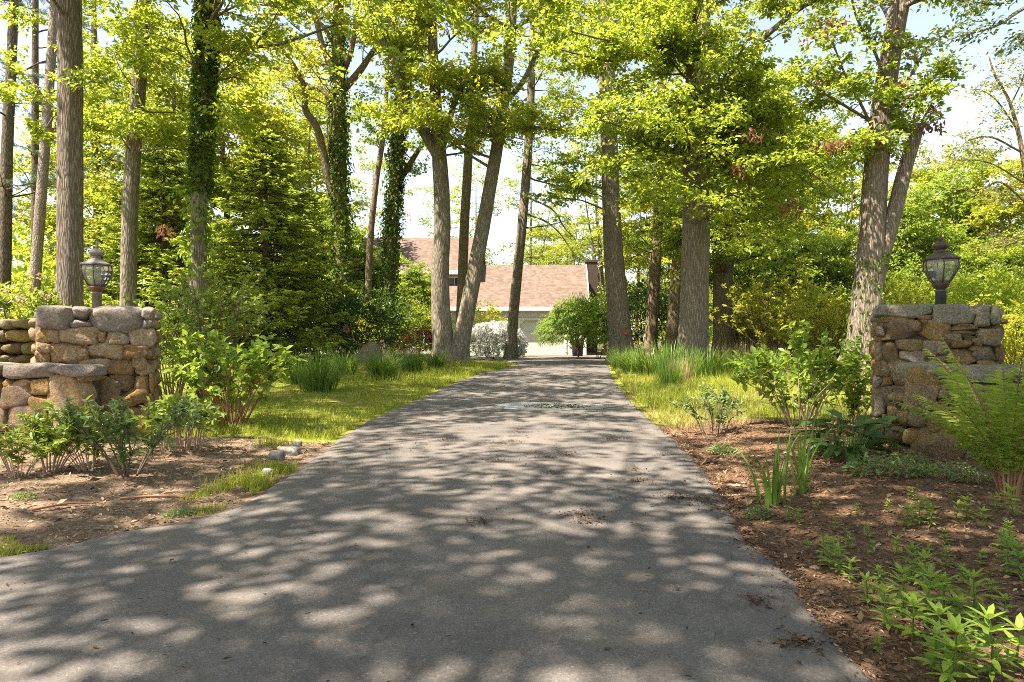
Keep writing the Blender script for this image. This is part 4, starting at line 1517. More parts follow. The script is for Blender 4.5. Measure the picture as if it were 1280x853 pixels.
T.limbs(c, 21, 4.6, 13.0, (2.2, 4.6), 9, .8, 3, .1, .25)
T.limbs(c, 8, 3.9, 6.2, (2.2, 4.2), 9, .8, 3, .1, .3, (-.6, 1.6))
T.leaf(21, .125, .65, M['leaf_bright'], mat2=M['leaf_mid'], frac2=.4)
T.done()

T = T_("maple_tree", "dark stout maple forking low under its full bright crown behind the widest oak", 903, 25, M['bark_dark'], 18)
c = T.stem(px_stem([(903, 466, 38), (903, 430, 27), (903, 370, 25), (903, 325, 26)], 25), 22, .02, .3)
c1 = T.stem(px_stem([(899, 350, 17), (896, 300, 15), (890, 240, 12), (885, 160, 9), (884, 80, 5)], 25, .8), 14)
c2 = T.stem(px_stem([(907, 350, 17), (914, 305, 15), (926, 262, 11), (944, 200, 8), (958, 130, 4)], 25, -.6), 14)
T.limbs(c1, 26, 3.9, 10.5, (1.8, 4.0), 10, .8, 3, .12, .25)
T.limbs(c2, 40, 3.2, 10, (1.8, 4.6), 10, .8, 3, .12, .25)
T.leaf(22, LEAF, .7, M['leaf_bright'], mat2=M['leaf_mid'], frac2=.45)
T.done()

T = T_("oak_tree", "big leaning oak with a broken side stem left of the shaded pillar", 1078, 16, M['bark_oak'], 19)
c = T.stem(px_stem([(1072, 486, 78), (1076, 450, 52), (1081, 410, 43), (1086, 350, 38), (1090, 290, 34), (1096, 200, 30), (1108, 100, 27), (1120, 30, 24), (1128, -20, 22), (1138, -160, 14), (1142, -260, 5)], 16), 40, .03, .3)
c1 = T.stem(px_stem([(1088, 372, 28), (1102, 318, 23), (1119, 262, 20), (1132, 210, 18), (1141, 180, 17), (1150, 156, 13)], 16, -.3), 26, .035)
sb = [([(1128, 210, 4), (1146, 180, 4), (1154, 150, 3), (1170, 120, 2)], -.5), ([(1086, 150, 5), (1062, 136, 4), (1044, 125, 4), (1020, 110, 2), (1000, 96, 1)], -.6),
      ([(1095, 170, 4), (1075, 128, 4), (1055, 90, 3), (1040, 50, 2)], -.6), ([(1127, 10, 9), (1150, -1, 6), (1180, -5, 4), (1215, 6, 2)], -.5), ([(1108, 150, 4), (1135, 100, 4), (1160, 60, 3), (1186, 40, 2)], .5),
      ([(1110, 110, 4), (1092, 62, 4), (1070, 20, 3), (1060, -30, 2)], -.6), ([(1136, 170, 4), (1148, 130, 3), (1166, 100, 2), (1184, 80, 1)], -.5)]
for q, dy in sb:
    cc = T.stem(px_stem(q, 15.9, dy), 8)
    T.twigs_on(cc[:, :3], 15, .6, .3)
    T.limbs(cc, 4, cc[:, 2].min(), cc[:, 2].max(), (.6, 1.4), 6, .5, 2)
T.limbs(c, 12, 8.4, 13, (1.6, 3), 8, .7, 3)
T.leaf(11, .14, .6, M['leaf_mid'], mat2=M['leaf_dead'], frac2=.05)
mb = T.ivy(c, .3, 3.1, 420, M['leaf_ivy'], .1, .1)
mb.build("ivy", M['leaf_ivy'], T.t, smooth=False)
T.done()

T = T_("locust_tree", "nearly bare dark branched tree against the sky at the right edge", 1290, 21, M['bark_brown'], 20)
c = T.stem(px_stem([(1300, 450, 14), (1296, 350, 11), (1288, 260, 8), (1276, 180, 6), (1262, 128, 4), (1244, 95, 3), (1236, 70, 1.5)], 21), 12, .02, .2)
for q in ([(1276, 190, 6), (1240, 172, 5), (1212, 175, 3), (1196, 190, 2)], [(1270, 160, 5), (1245, 125, 4), (1222, 112, 2), (1210, 118, 1)], [(1284, 255, 6), (1250, 228, 5), (1222, 240, 3), (1200, 236, 1)],
          [(1288, 300, 6), (1262, 305, 5), (1235, 312, 3)], [(1264, 130, 4), (1278, 100, 3), (1284, 70, 2)], [(1282, 230, 5), (1240, 205, 4), (1205, 200, 3), (1180, 205, 2)]):
    cc = T.stem(px_stem([(a, b, w_ * .5) for a, b, w_ in q], 21, -.8), 7)
    T.twigs_on(cc[:, :3], 22, .7, .2)
    T.limbs(cc, 5, cc[:, 2].min(), cc[:, 2].max(), (.7, 1.6), 7, .5, 2)
T.leaf(5, .11, .5, M['leaf_olive'], mat2=M['leaf_yellow'], frac2=.5)
T.done()

# a tree out of frame to the right whose branch hangs into the top corner
T = T_("oak_tree", "leafy branch end hanging into the top right corner of the sky", 1480, 11, M['bark_oak'], 21, "trees beyond the frame")
c = T.stem([(10.8, 11, 0, .3), (10.7, 11, 3, .24), (10.5, 11, 6, .2), (10.4, 11, 9, .14), (10.4, 11, 12, .04)], 18, .02, .3)
for q in ([(1420, -60, 10), (1340, -10, 6), (1285, 8, 5), (1250, 30, 4), (1222, 40, 2.5), (1196, 46, 1.5)], [(1410, 20, 8), (1330, 30, 5), (1285, 44, 3), (1268, 60, 2)], [(1380, -30, 6), (1300, -15, 4), (1250, 5, 2.5), (1215, 2, 1.5)]):
    cc = T.stem(px_stem(q, 11, -.5), 8)
    T.twigs_on(cc[:, :3], 20, .4, .5)
T.limbs(c, 16, 7, 12, (1.5, 2.8), 8, .6, 2)
T.leaf(9, .09, .5, M['leaf_deep'])
T.done()


# trees behind the camera and to the left whose crowns shade the drive (never in frame)
def shade_tree(x, y, h, targets, seed, label, leaf_n=18):
    """targets: (centre x, centre y, centre z, spread x, y, z, number of limbs)"""
    T = Tree("oak_tree", label, "tree", (x, y, 0), M['bark_oak'], seed, "trees beyond the frame")
    c = T.stem([(x, y, -.1, .34), (x + .1, y, h * .4, .27), (x - .1, y + .1, h * .75, .17), (x, y, h, .03)], 16, .02, .3)
    for cx, cy_, cz, sx, sy, sz, n in targets:
        for k in range(n):
            q = np.array((cx + T.r.uniform(-1, 1) * sx, cy_ + T.r.uniform(-1, 1) * sy, cz + T.r.uniform(-1, 1) * sz))
            i = int(np.argmin(np.abs(c[:, 2] - min(q[2] * .8, h * .9))))
            p = c[i, :3]
            L = np.linalg.norm(q - p)
            T.branch(p, q - p + UP * .1 * L, L * 1.05, .012 + .0055 * L, .1, 20, .85, 9, 0.0)
    T.leaf(leaf_n, .15, .65, M['leaf_mid'])
    T.done()


shade_tree(-4.4, -6.5, 13.5, [(-3.6, 0.8, 9.9, 1.3, 2.2, .7, 5), (-3.0, 4.2, 10.2, 1.2, 2.0, .6, 3)], 31, "spreading oak left of the viewer whose boughs shade the drive")
shade_tree(5.6, 0.6, 12.5, [(-.6, 2.2, 9.2, 1.6, 2.6, 1.0, 8), (1.0, 6.0, 9.4, 1.8, 2.0, .8, 4), (-.1, 3.6, 9.0, 1.0, 1.0, .6, 4), (1.2, .4, 9.0, 1.2, 1.4, .7, 4)], 32, "spreading oak right of the viewer whose boughs shade the right bed")
shade_tree(-11.5, 8.5, 14, [(-4.9, 9.6, 11.2, 1.3, 2.6, .6, 5), (-4.2, 14.0, 11.6, 1.5, 2.4, .6, 5)], 33, "tall oak at the left beyond the frame whose long boughs reach over the drive")


# ------------------------------------------------------------------ conifers
def spruce(px, Y, H, Rm, seed, label, n_wh=34, nb=12):
    T = Tree("spruce_tree", label, "tree", foot(px, Y), M['bark_dark'], seed, "dark spruces left of the drive")
    r = T.r
    b = T.root
    T.stem([(b[0], b[1], b[2] - .1, .17), (b[0], b[1], b[2] + H * .5, .1), (b[0], b[1], b[2] + H, .012)], 10)
    P, D, L = [], [], []
    for k in range(n_wh):
        f = (k + r.uniform(0, .8)) / n_wh
        z = b[2] + .25 + f * (H - .3)
        ln = Rm * (1 - f) ** .75 * r.uniform(.8, 1.12) + .12
        for j in range(nb):
            a = r.uniform(0, 2 * np.pi)
            l = ln * r.uniform(.65, 1.15)
            d = np.array((math.cos(a), math.sin(a), .18 - .3 * (1 - f)))
            n = 6
            q = [np.array((b[0], b[1], z))]
            for i in range(n):
                d = norm(d + UP * (-.10 + .06 * i) + r.normal(0, .05, 3))
                q.append(q[-1] + d * l / n)
            q = np.array(q)
            T.w.tube(q, .02 * np.linspace(1, .2, n + 1), 3, cap=False)
            m = max(5, int(l * 9))
            tt = r.uniform(.22, 1, m) * n
            i = np.minimum(tt.astype(int), n - 1)
            ff = (tt - i)[:, None]
            p = q[i] * (1 - ff) + q[i + 1] * ff
            tg = norm(q[i + 1] - q[i])
            lat = norm(np.cross(np.broadcast_to(UP, tg.shape), tg)) * r.choice((-1, 1), m)[:, None]
            P.append(p)
            D.append(norm(tg * .9 + lat * r.uniform(.4, .9, (m, 1)) - UP * r.uniform(.0, .35, (m, 1))))
            L.append(np.minimum(.5, .16 + .28 * l * (1.1 - tt / n)) * r.uniform(.7, 1.2, m))
    P, D, L = np.vstack(P), np.vstack(D), np.concatenate(L)
    nn_ = 14
    k = len(P) * nn_
    uu = r.uniform(0, 1, k)
    p, d, l = np.repeat(P, nn_, 0), np.repeat(D, nn_, 0), np.repeat(L, nn_)
    lat = norm(np.cross(np.broadcast_to(UP, d.shape), d)) * r.choice((-1, 1), k)[:, None]
    pos = p + d * (l * uu)[:, None]
    dd = norm(d + lat * r.uniform(.3, .9, (k, 1)) + r.normal(0, .15, (k, 3)))
    nr = norm(UP + r.normal(0, .4, (k, 3)))
    new = uu > .42
    mb = MB()
    mb.leaves(pos[~new], dd[~new], nr[~new], .13, .045, fold=.0, droop=.15)
    mb.leaves(pos[new], dd[new], nr[new], .15, .055, fold=.0, droop=.25, mi=1)
    mb.build("crown", [M['needle_dark'], M['needle_new']], T.t, smooth=False)
    return T.done()


spruce(332, 21, 7.2, 3.5, 41, "broad dark spruce with bright yellow green shoot tips just left of the drive")
spruce(205, 24, 8.0, 3.2, 42, "dark spruce with drooping boughs behind the ivy wrapped trunk")


# ------------------------------------------------------------------ background trees: a few kinds, copied
def bg_proto(name, label, seed, H, rad, bark, mat, mat2, f2, z0=.18, n=46, leaf_n=13, ln=.165, open_=False):
    T = Tree(name, label, "tree", (0, 0, 0), bark, seed, "trees in the woods behind")
    r = T.r
    lean = r.normal(0, .5, 2)
    c = T.stem([(0, 0, -.2, .16), (lean[0] * .3, lean[1] * .3, H * .35, .12), (lean[0], lean[1], H * .7, .07), (lean[0] * .9, lean[1], H, .015)], 10, .02, .2)
    for _ in range(2):
        a = r.uniform(0, 6.28)
        k = T.stem([(*c[len(c) // 4, :3], .08), (math.cos(a) * rad * .25, math.sin(a) * rad * .25, H * .5, .06), (math.cos(a) * rad * .5, math.sin(a) * rad * .5, H * .85, .015)], 7)
        T.limbs(k, n // 4, H * z0 * 1.4, H * .85, (rad * .35, rad * .7), 8, .7, 2, .2, .2)
    T.limbs(c, n, H * z0, H, (rad * .5, rad * 1.05), 9, .8, 3, .2, .2)
    T.leaf(leaf_n, ln, .65, mat, mat2=mat2, frac2=f2)
    return T.done()


BG = []   # (proto root, used flag)
protos = {
    'y': bg_proto("maple_tree", "", 51, 10, 3.2, M['bark_brown'], M['leaf_yellow'], M['leaf_bright'], .35, .12),
    'b': bg_proto("maple_tree", "", 52, 12, 3.6, M['bark_brown'], M['leaf_bright'], M['leaf_yellow'], .3, .16),
    'f': bg_proto("young_tree", "", 53, 7, 2.6, M['bark_grey'], M['leaf_fresh'], M['leaf_bright'], .3, .08),
    's': bg_proto("thin_tree", "", 54, 13, 3.2, M['bark_grey'], M['leaf_mid'], M['leaf_yellow'], .3, .35, 24, 6, .16),
}
used = set()
bgs = [
    ('b', 150, 33, 1.15, "leafy bright green tree filling the gap right of the grey barked oak"),
    ('b', 222, 30, 1.10, "bright leafy tree between the leaning trunk and the ivy wrapped trunk"),
    ('y', 290, 33, 1.40, "yellow green tree rising over the top of the broad spruce"),
    ('b', 78, 38, 1.1, "green woodland tree low behind the lantern on the sunlit pillar"),
    ('s', 335, 36, 1.15, "tall open crowned tree above the broad spruce with bare crooked limbs"),
    ('y', 372, 42, 1.5, "tall yellow leaved tree behind the crooked limbs of the many limbed tree"),
    ('s', 395, 34, 1.0, "slender grey stem seen left of the many limbed ivy tree"),
    ('f', 395, 31, .95, "low leafy young tree behind the broad spruce's right side"),
    ('s', 470, 52, 1.1, "thin crowned tree standing behind the house roof at its left"),
    ('s', 545, 56, 1.0, "thin crowned tree behind the house roof beside the twin stems"),
    ('s', 712, 52, .95, "open crowned tree behind the garage roof left of the chimney"),
    ('y', 795, 44, 1.0, "yellow green tree seen between the grey oaks right of the chimney"),
    ('b', 742, 58, .9, "airy tree behind the chimney with sky showing through"),
    ('b', 850, 42, 1.05, "bright tree deep behind the widest oak's left side"),
    ('b', 960, 37, 1.05, "full bright tree between the forked maple and the leaning oak"),
    ('y', 1000, 44, 1.35, "tall glowing yellow green tree left of the leaning oak"),
    ('f', 985, 29, .75, "small bright understorey tree right of the forked maple"),
    ('f', 1045, 27, .65, "low lime green sapling right beside the leaning oak's foot"),
    ('b', 1055, 40, 1.0, "bright tree directly behind the leaning oak"),
    ('f', 1140, 27, .9, "fresh green young tree left of the dark bronze lantern"),
    ('f', 1195, 33, 1.25, "fresh green full tree right behind the dark bronze lantern"),
    ('y', 1170, 46, 1.25, "yellow green tree spreading above the dark bronze lantern"),
    ('f', 1225, 25, .55, "low green bushy tree above the right end of the shaded pillar"),
    ('y', 1275, 30, .82, "yellow leaved tree at the right edge in front of the grey roof"),
    ('f', 1300, 24, .6, "low leafy green tree at the far right edge behind the low wall"),
    ('s', 598, 50, 1.0, "airy tree behind the main roof just right of the twin stems"),
    ('s', 662, 55, 1.15, "airy tree behind the garage roof's middle"),
    ('y', 690, 62, 1.1, "pale leafed tree farthest behind the garage roof"),
    ('f', 438, 33, .85, "leafy young tree screening the house's left end"),
    ('s', 755, 48, 1.15, "leafy tree rising behind the red box oak"),
    ('f', 478, 34, .66, "low leafy young tree between the two slim ivy trunks, before the house windows"),
    ('f', 522, 33, .6, "low leafy young tree just left of the twin stems, before the house windows"),
    ('f', 940, 33, .8, "leafy young tree close behind the forked maple's trunk"),
]
rb = np.random.default_rng(77)
for kind, px, Y, sc, lab in bgs:
    p = protos[kind]
    f = foot(px, Y)
    rz = rb.uniform(0, 6.28)
    ssc = (sc * rb.uniform(.92, 1.08), sc * rb.uniform(.92, 1.08), sc)
    if kind not in used:
        used.add(kind)
        p.location = f
        p.rotation_euler = (0, 0, rz)
        p.scale = ssc
        tag(p, lab)
    else:
        dup(p, f, rz, ssc, lab)
# far wood that closes the view on both sides: reads as one mass
mb = MB()
for k in range(150):
    s_ = rb.choice((-1, 1))
    Y = rb.uniform(55, 85)
    x = s_ * rb.uniform(16, 75) if s_ < 0 else rb.uniform(13, 75)
    h = rb.uniform(6, 13)
    n = 320
    a = rb.normal(0, 1, (n, 3))
    a = norm(a) * rb.uniform(.55, 1, (n, 1))
    pos = np.array((x, Y, h * .5)) + a * np.array((3.4, 2.6, h * .52))
    mb.leaves(pos, rb.normal(0, 1, (n, 3)), norm(UP + rb.normal(0, .7, (n, 3))), .75, .5)
tag(mb.build("woods", M['leaf_bright'], smooth=False), "distant bright green woods closing the view on both sides", "woods", kind="stuff")


# ------------------------------------------------------------------ shrubs and plants (built at the origin, then placed)
def shrub_mesh(seed, H, Rr, n_st, branch, leaf_n, ln, wd, r0=.008, bare=.35, whorl=True, base_r=.12, tilt=.6, bare_stems=0):
    """open shrub: curved stems, forking, leaves in whorls at the ends"""
    r = np.random.default_rng(seed)
    w, lf = MB(), MB()
    tips, dirs = [], []
    for k in range(n_st):
        a = r.uniform(0, 2 * np.pi)
        out = r.uniform(.15, 1) ** .7
        p0 = np.array((math.cos(a) * base_r * out, math.sin(a) * base_r * out, -.02))
        tip = np.array((math.cos(a) * Rr * out, math.sin(a) * Rr * out, H * r.uniform(.7, 1.0) * (1 - .35 * out ** 2)))
        mid = p0 * .4 + tip * .45 + UP * H * .08 + r.normal(0, .03 * H, 3)
        c = cat([(*p0, r0 * 1.3), (*mid, r0), (*(tip * .8 + mid * .2 + r.normal(0, .02 * H, 3)), r0 * .7), (*tip, r0 * .45)], 4)
        w.tube(c[:, :3], c[:, 3], 5, cap=False)
        if k < bare_stems:
            continue
        tips.append(tip)
        dirs.append(norm(tip - mid))
        for b in range(branch):
            i = r.integers(int(len(c) * bare), len(c) - 1)
            d = norm(norm(c[i, :3] - p0) + r.normal(0, .5, 3) + UP * .25)
            l = H * r.uniform(.14, .34)
            e = c[i, :3] + d * l
            w.tube([c[i, :3], c[i, :3] + d * l * .5 + r.normal(0, .01, 3), e], (c[i, 3] * .7, r0 * .45, r0 * .3), 4, cap=False)
            tips.append(e)
            dirs.append(d)
            if r.random() < .6:
                j = c[i, :3] + d * l * .55
                tips.append(j)
                dirs.append(d)
    tips, dirs = np.array(tips), np.array(dirs)
    n = leaf_n
    p, d = np.repeat(tips, n, 0), np.repeat(dirs, n, 0)
    k = len(p)
    rad = norm(r.normal(0, 1, (k, 3)) * (1, 1, .55))
    pos = p - d * (r.uniform(0, 1, k) * ln * 1.1)[:, None]
    dd = norm(rad + d * r.uniform(.15, .8, (k, 1)))
    sz = ln * r.uniform(.6, 1.2, k)
    lf.leaves(pos, dd, norm(UP + r.normal(0, tilt, (k, 3))), sz, sz * wd, six=ln > .05)
    return w, lf


def plant(name, loc, label, cat_, parts, group=None, rz=0.0, sc=1.0):
    """parts: (part name, MB, material)"""
    t = thing(name, (0, 0, 0), label, cat_, group)
    for pn, mb, mat in parts:
        mb.build(pn, mat, t, smooth=False)
    t.location = [float(a) for a in loc]
    t.rotation_euler = (0, 0, rz)
    t.scale = (sc, sc, sc)
    return t


def bush_mesh(seed, rx, ry, rz_, n, ln, wd, layers=0.0, lump=.22, tilt=.7, inner=.55, base=.1, six=False, stems=7):
    """dense bush: leaves through a lumpy shell, plus a few stems"""
    r = np.random.default_rng(seed)
    w, lf = MB(), MB()
    d = norm(r.normal(0, 1, (n, 3)))
    d[:, 2] = np.where(d[:, 2] < -.35, -d[:, 2], d[:, 2])
    ph = r.uniform(0, 6.28, 9)
    a = np.arctan2(d[:, 1], d[:, 0])
    e = d[:, 2]
    f = 1 + lump * (np.sin(a * 3 + ph[0] + e * 3) + .8 * np.sin(a * 5 + ph[1] - e * 5) + .7 * np.sin(e * 8 + ph[2] + a * 2)) * .6
    rr = r.uniform(inner, 1, n) ** .6 * f
    pos = d * rr[:, None] * (rx, ry, rz_)
    pos[:, 2] += rz_ * .55 + base
    if layers:
        st = layers * (1 + .2 * np.sin(a * 2 + ph[4]))
        z = pos[:, 2] + .25 * st * np.sin(a * 4 + ph[5])
        pos[:, 2] = pos[:, 2] * .45 + .55 * (np.round(z / st) * st - .25 * st * np.sin(a * 4 + ph[5]))
    pos[:, 2] = np.maximum(pos[:, 2], .02)
    out = norm(d * (1, 1, .4))
    dd = norm(out + r.normal(0, .55, (n, 3)) - UP * .2)
    sz = ln * r.uniform(.6, 1.25, n)
    lf.leaves(pos, dd, norm(UP * .9 + out * .5 + r.normal(0, tilt, (n, 3))), sz, sz * wd, six=six)
    for k in range(stems):
        aa = r.uniform(0, 6.28)
        o = r.uniform(.3, .7)
        w.tube(cat([(math.cos(aa) * .06, math.sin(aa) * .06, -.03, .02), (math.cos(aa) * rx * o * .5, math.sin(aa) * ry * o * .5, rz_ * .5, .015), (math.cos(aa) * rx * o, math.sin(aa) * ry * o, rz_ * 1.1, .005)], 4)[:, :3], .012, 5)
    return w, lf


def blossoms(seed, pts, r0, n=12, size=.05):
    r = np.random.default_rng(seed)
    mb = MB()
    pts = np.asarray(pts, float)
    p = np.repeat(pts, n, 0)
    d = norm(r.normal(0, 1, p.shape))
    mb.leaves(p + d * r0 * .5, d, norm(r.normal(0, 1, p.shape)), size, size * .8, fold=.1)
    return mb


# -- left bed
w, l = shrub_mesh(101, .46, .46, 12, 6, 7, .07, .38, .0045, .25, base_r=.08)
az_proto = plant("azalea_shrub", at(62, 602), "leafy green azalea below the low tan wall, its leaves pale and upright", "shrub", [("stem", w, M['stem_pale']), ("foliage", l, M['leaf_shrub'])], "azaleas in the left bed")
w, l = shrub_mesh(102, .56, .58, 12, 7, 8, .066, .36, .0055, .22, base_r=.08)
plant("azalea_shrub", at(160, 606), "grey green azalea with dark bare twigs in front of the sunlit pillar", "shrub", [("stem", w, M['twig']), ("foliage", l, M['leaf_blue'])], "azaleas in the left bed")
dup(az_proto, at(22, 610), 1.2, .78, "smallest pale azalea cut by the picture's left edge")
dup(az_proto, at(112, 600), 2.6, .8, "pale azalea between the small edge azalea and the grey green one")
w, l = shrub_mesh(103, .46, .34, 34, 1, 6, .085, .5, .005, .6, base_r=.2)
plant("hydrangea_shrub", at(222, 574), "low hydrangea with tan cut canes and fresh leaf tips right of the pillar foot", "shrub", [("stem", w, M['stem_pale']), ("foliage", l, M['leaf_shrub'])])
w, l = shrub_mesh(104, .98, .85, 38, 4, 7, .105, .62, .0055, .3, base_r=.18, bare_stems=12)
plant("hydrangea_shrub", at(290, 540), "big hydrangea with bright leaves over a fan of reddish bare canes", "shrub", [("stem", w, M['stem_red']), ("foliage", l, M['leaf_fresh'])])
w, l = shrub_mesh(105, 2.0, 1.0, 26, 6, 9, .085, .55, .012, .25)
plant("viburnum_shrub", foot(262, 10.5), "tall twiggy shrub with small yellow green leaves behind the big hydrangea", "shrub", [("stem", w, M['twig']), ("foliage", l, M['leaf_shrub'])])
w, l = shrub_mesh(106, 1.5, .7, 16, 5, 9, .08, .5, .01, .25)
plant("viburnum_shrub", foot(215, 9.6), "smaller twiggy shrub against the right side of the sunlit pillar", "shrub", [("stem", w, M['twig']), ("foliage", l, M['leaf_shrub'])])


# edging stones along the left drive edge
def rock(px, py, wpx, hpx, seed, label):
    p = at(px, py)
    s_ = p[1] / F
    r_ = np.random.default_rng(seed)
    mb = MB()
    stone(mb, (0, 0, hpx * s_ * .28), (wpx * s_, wpx * s_ * .8, hpx * s_ * 1.3), r_, 10, .1, 0, 3.2)
    o = mb.build("edging_stone", M['rock'])
    o.location = [float(a) for a in p]
    tag(o, label, "stone", "pale stones along the drive's left edge")


rock(346, 577, 19, 13, 1, "rounded pale stone nearest the grass tuft at the drive's left edge")
rock(362, 569, 25, 11, 2, "flat long stone in the middle of the row along the drive's left edge")
rock(372, 560, 11, 8, 3, "small whitish stone at the far end of the row at the drive's left edge")
rock(334, 597, 15, 11, 4, "mottled stone nearest the viewer at the drive's left edge")
rock(400, 541, 13, 7, 5, "half hidden pale stone beside low weeds at the lawn's corner")

# stump
st = foot(462, 20.5)
mb = MB()
rs = np.random.default_rng(8)
mb.tube([st + (0, 0, -.1), st + (0.02, 0, .2), st + (.05, 0, .42), st + (.08, 0, .6), st + (.1, 0, .72)], (.52, .44, .34, .22, .06), 22, shape=barky(rs, .05, st[2], .1))
o = mb.build("tree_stump", M['stump'], origin=st)
tag(o, "grey weathered pointed stump in the grass left of the drive", "stump")


# strap leaved clumps
def clump_mesh(seed, n, L, Wd, spread, bend, seg=5):
    r = np.random.default_rng(seed)
    mb = MB()
    a = r.uniform(0, 6.28, n)
    D = np.column_stack((np.cos(a), np.sin(a), 0 * a))
    P = D * (r.uniform(0, 1, n) ** .6 * spread)[:, None] - UP * .02
    mb.blades(P, D, L * r.uniform(.6, 1.15, n), Wd * r.uniform(.7, 1.2, n), bend * r.uniform(.2, 1.2, n), seg)
    return mb


day = plant("daylily_clump", foot(398, 12.5), "arching daylily clump in the lawn right behind the big hydrangea", "plant", [("foliage", clump_mesh(111, 260, .85, .024, .34, 1.0), M['blade'])], "daylily clumps left of the drive")
for px, Y, sc, lab in ((430, 16.5, .85, "mid sized daylily clump before the dark rhododendron left of the drive"), (478, 15.0, .95, "full arching daylily clump in front of the grey stump"),
                       (515, 17.5, .8, "daylily clump half way between the stump and the twin stemmed tree"), (545, 19.0, .75, "small daylily clump at the twin stemmed tree's left foot"),
                       (372, 13.8, .8, "pale daylily clump under the bare canes at the lawn's back")):
    dup(day, foot(px, Y), px * .1, sc, lab)
iris = plant("iris_clump", foot(836, 15.6), "upright iris clump in front of the widest oak's left foot", "plant", [("foliage", clump_mesh(112, 200, .9, .028, .4, .5), M['blade'])], "iris clumps right of the drive")
for px, Y, sc, lab in ((884, 15.4, .85, "upright iris clump right below the widest oak"), (915, 15.8, .75, "iris clump mixed with dry stalks right of the widest oak"), (856, 14.6, .8, "iris clump nearest the drive below the widest oak"), (960, 15.2, .75, "short iris clump among dead stalks farthest right"), (838, 13.6, .62, "short green clump nearest the viewer at the drive's right edge")):
    dup(iris, foot(px, Y), px * .1, sc, lab)
for px, Y, sc, lab in ((792, 17.5, .95, "lush arching daylily clump at the drive's right edge below the red box oak"), (812, 16.4, .95, "lush arching daylily clump second along the drive's right edge"), (776, 19.0, .85, "farthest daylily clump at the drive's right edge against the oak's foot")):
    dup(day, foot(px, Y), px * .13, sc, lab, group="daylily clumps right of the drive")
dry = plant("dry_grass_clump", foot(935, 16.5), "tan dead grass clump between the widest oak and the shrubs", "plant", [("foliage", clump_mesh(113, 190, .85, .013, .4, .22), M['blade_dry'])], "dead grass clumps right of the drive")
for px, Y, sc, lab in ((905, 16.8, .85, "dead straw coloured grass clump just right of the widest oak's foot"), (968, 16.9, .8, "dead grass clump farthest right beside the small sapling"), (850, 13.9, .7, "pale seeding grass clump beside the nearest iris")):
    dup(dry, foot(px, Y), px * .1, sc, lab)

# rhododendrons and garden bushes further back
w, l = bush_mesh(121, 1.7, 1.3, 1.45, 3600, .17, .36, 0, .25, .6, six=False)
rho = plant("rhododendron_bush", foot(452, 23), "dark green rhododendron with one pink bloom behind the grey stump", "bush", [("stem", w, M['twig']), ("foliage", l, M['leaf_deep'])], "rhododendrons")
b_ = blossoms(5, [(-.2, -1.25, 1.1)], .1, 26, .1)
b_.v[0] = b_.v[0] + 0
b_.build("blossom", M['petal_pink'], None)
bpy.data.objects["blossom"].parent = rho
rho2 = plant("rhododendron_bush", foot(398, 24), "dark rhododendron at the lower right of the broad spruce", "bush", [("stem", MB(), M['twig'])][:0] + [("foliage", bush_mesh(122, 1.6, 1.2, 1.3, 3000, .17, .36, 0, .25, .6)[1], M['leaf_deep'])], "rhododendrons")
w, l = shrub_mesh(123, 1.9, 1.5, 30, 6, 10, .15, .34, .016, .25, tilt=.5)
rho3 = plant("rhododendron_bush", foot(8, 13.2), "yellow green rhododendron with pink blooms behind the rubble wall", "bush", [("stem", w, M['twig']), ("foliage", l, M['leaf_shrub'])], "rhododendrons")
for k, (px, py) in enumerate(((27, 378), (8, 362), (57, 370), (48, 346), (25, 372))):
    q = W(px, py, 12.4) - np.array(rho3.location)
    bb = blossoms(30 + k, [q], .06, 14, .055)
    o = bb.build("blossom", M['petal_pink'], None, smooth=False)
    o.parent = rho3
dup(rho, foot(806, 31), 2.0, (1.2, 1.2, 1.35), "dark rhododendron in the shade between the grey oaks", name="rhododendron_bush")
w, l = bush_mesh(124, 2.0, 1.4, 1.5, 4200, .13, .5, .34, .25, .45)
yew = plant("yew_bush", foot(508, 29), "rounded yellow topped evergreen bush under the house windows", "bush", [("stem", w, M['twig']), ("foliage", l, M['leaf_bright'])])
w, l = bush_mesh(125, 1.0, .8, .75, 1700, .1, .5, 0, .25, .6)
plant("barberry_bush", foot(522, 27.5), "dark red leaved bush left of the twin stemmed tree", "bush", [("stem", w, M['twig']), ("foliage", l, M['leaf_red'])])
w, l = bush_mesh(126, 1.35, 1.1, .95, 2600, .09, .5, 0, .22, .6, base=.02)
r_ = np.random.default_rng(9)
d = norm(r_.normal(0, 1, (560, 3)))
d[:, 2] = np.where(d[:, 2] < -.45, -d[:, 2], d[:, 2])
d[:, 1] = -np.abs(d[:, 1])
pp = d * (1.38, 1.12, .95) * r_.uniform(.86, 1.06, (len(d), 1)) + (0, 0, .6)
pp = pp[pp[:, 2] > .12]
pp = pp[(pp[:, 0] > -.75) | (r_.random(len(pp)) < .25)]
plant("azalea_bush", foot(617, 30), "azalea bush covered in white flowers in front of the garage", "bush", [("stem", w, M['twig']), ("foliage", l, M['leaf_olive']), ("blossoms", blossoms(8, pp, .12, 9, .12), M['petal_white'])])
w, l = bush_mesh(127, 1.0, .9, 1.5, 1800, .13, .55, .3, .25, .5)
plant("young_maple", foot(608, 31.5), "bright lime shrub between the twin stems and the garage", "bush", [("stem", w, M['twig']), ("foliage", l, M['leaf_yellow'])])
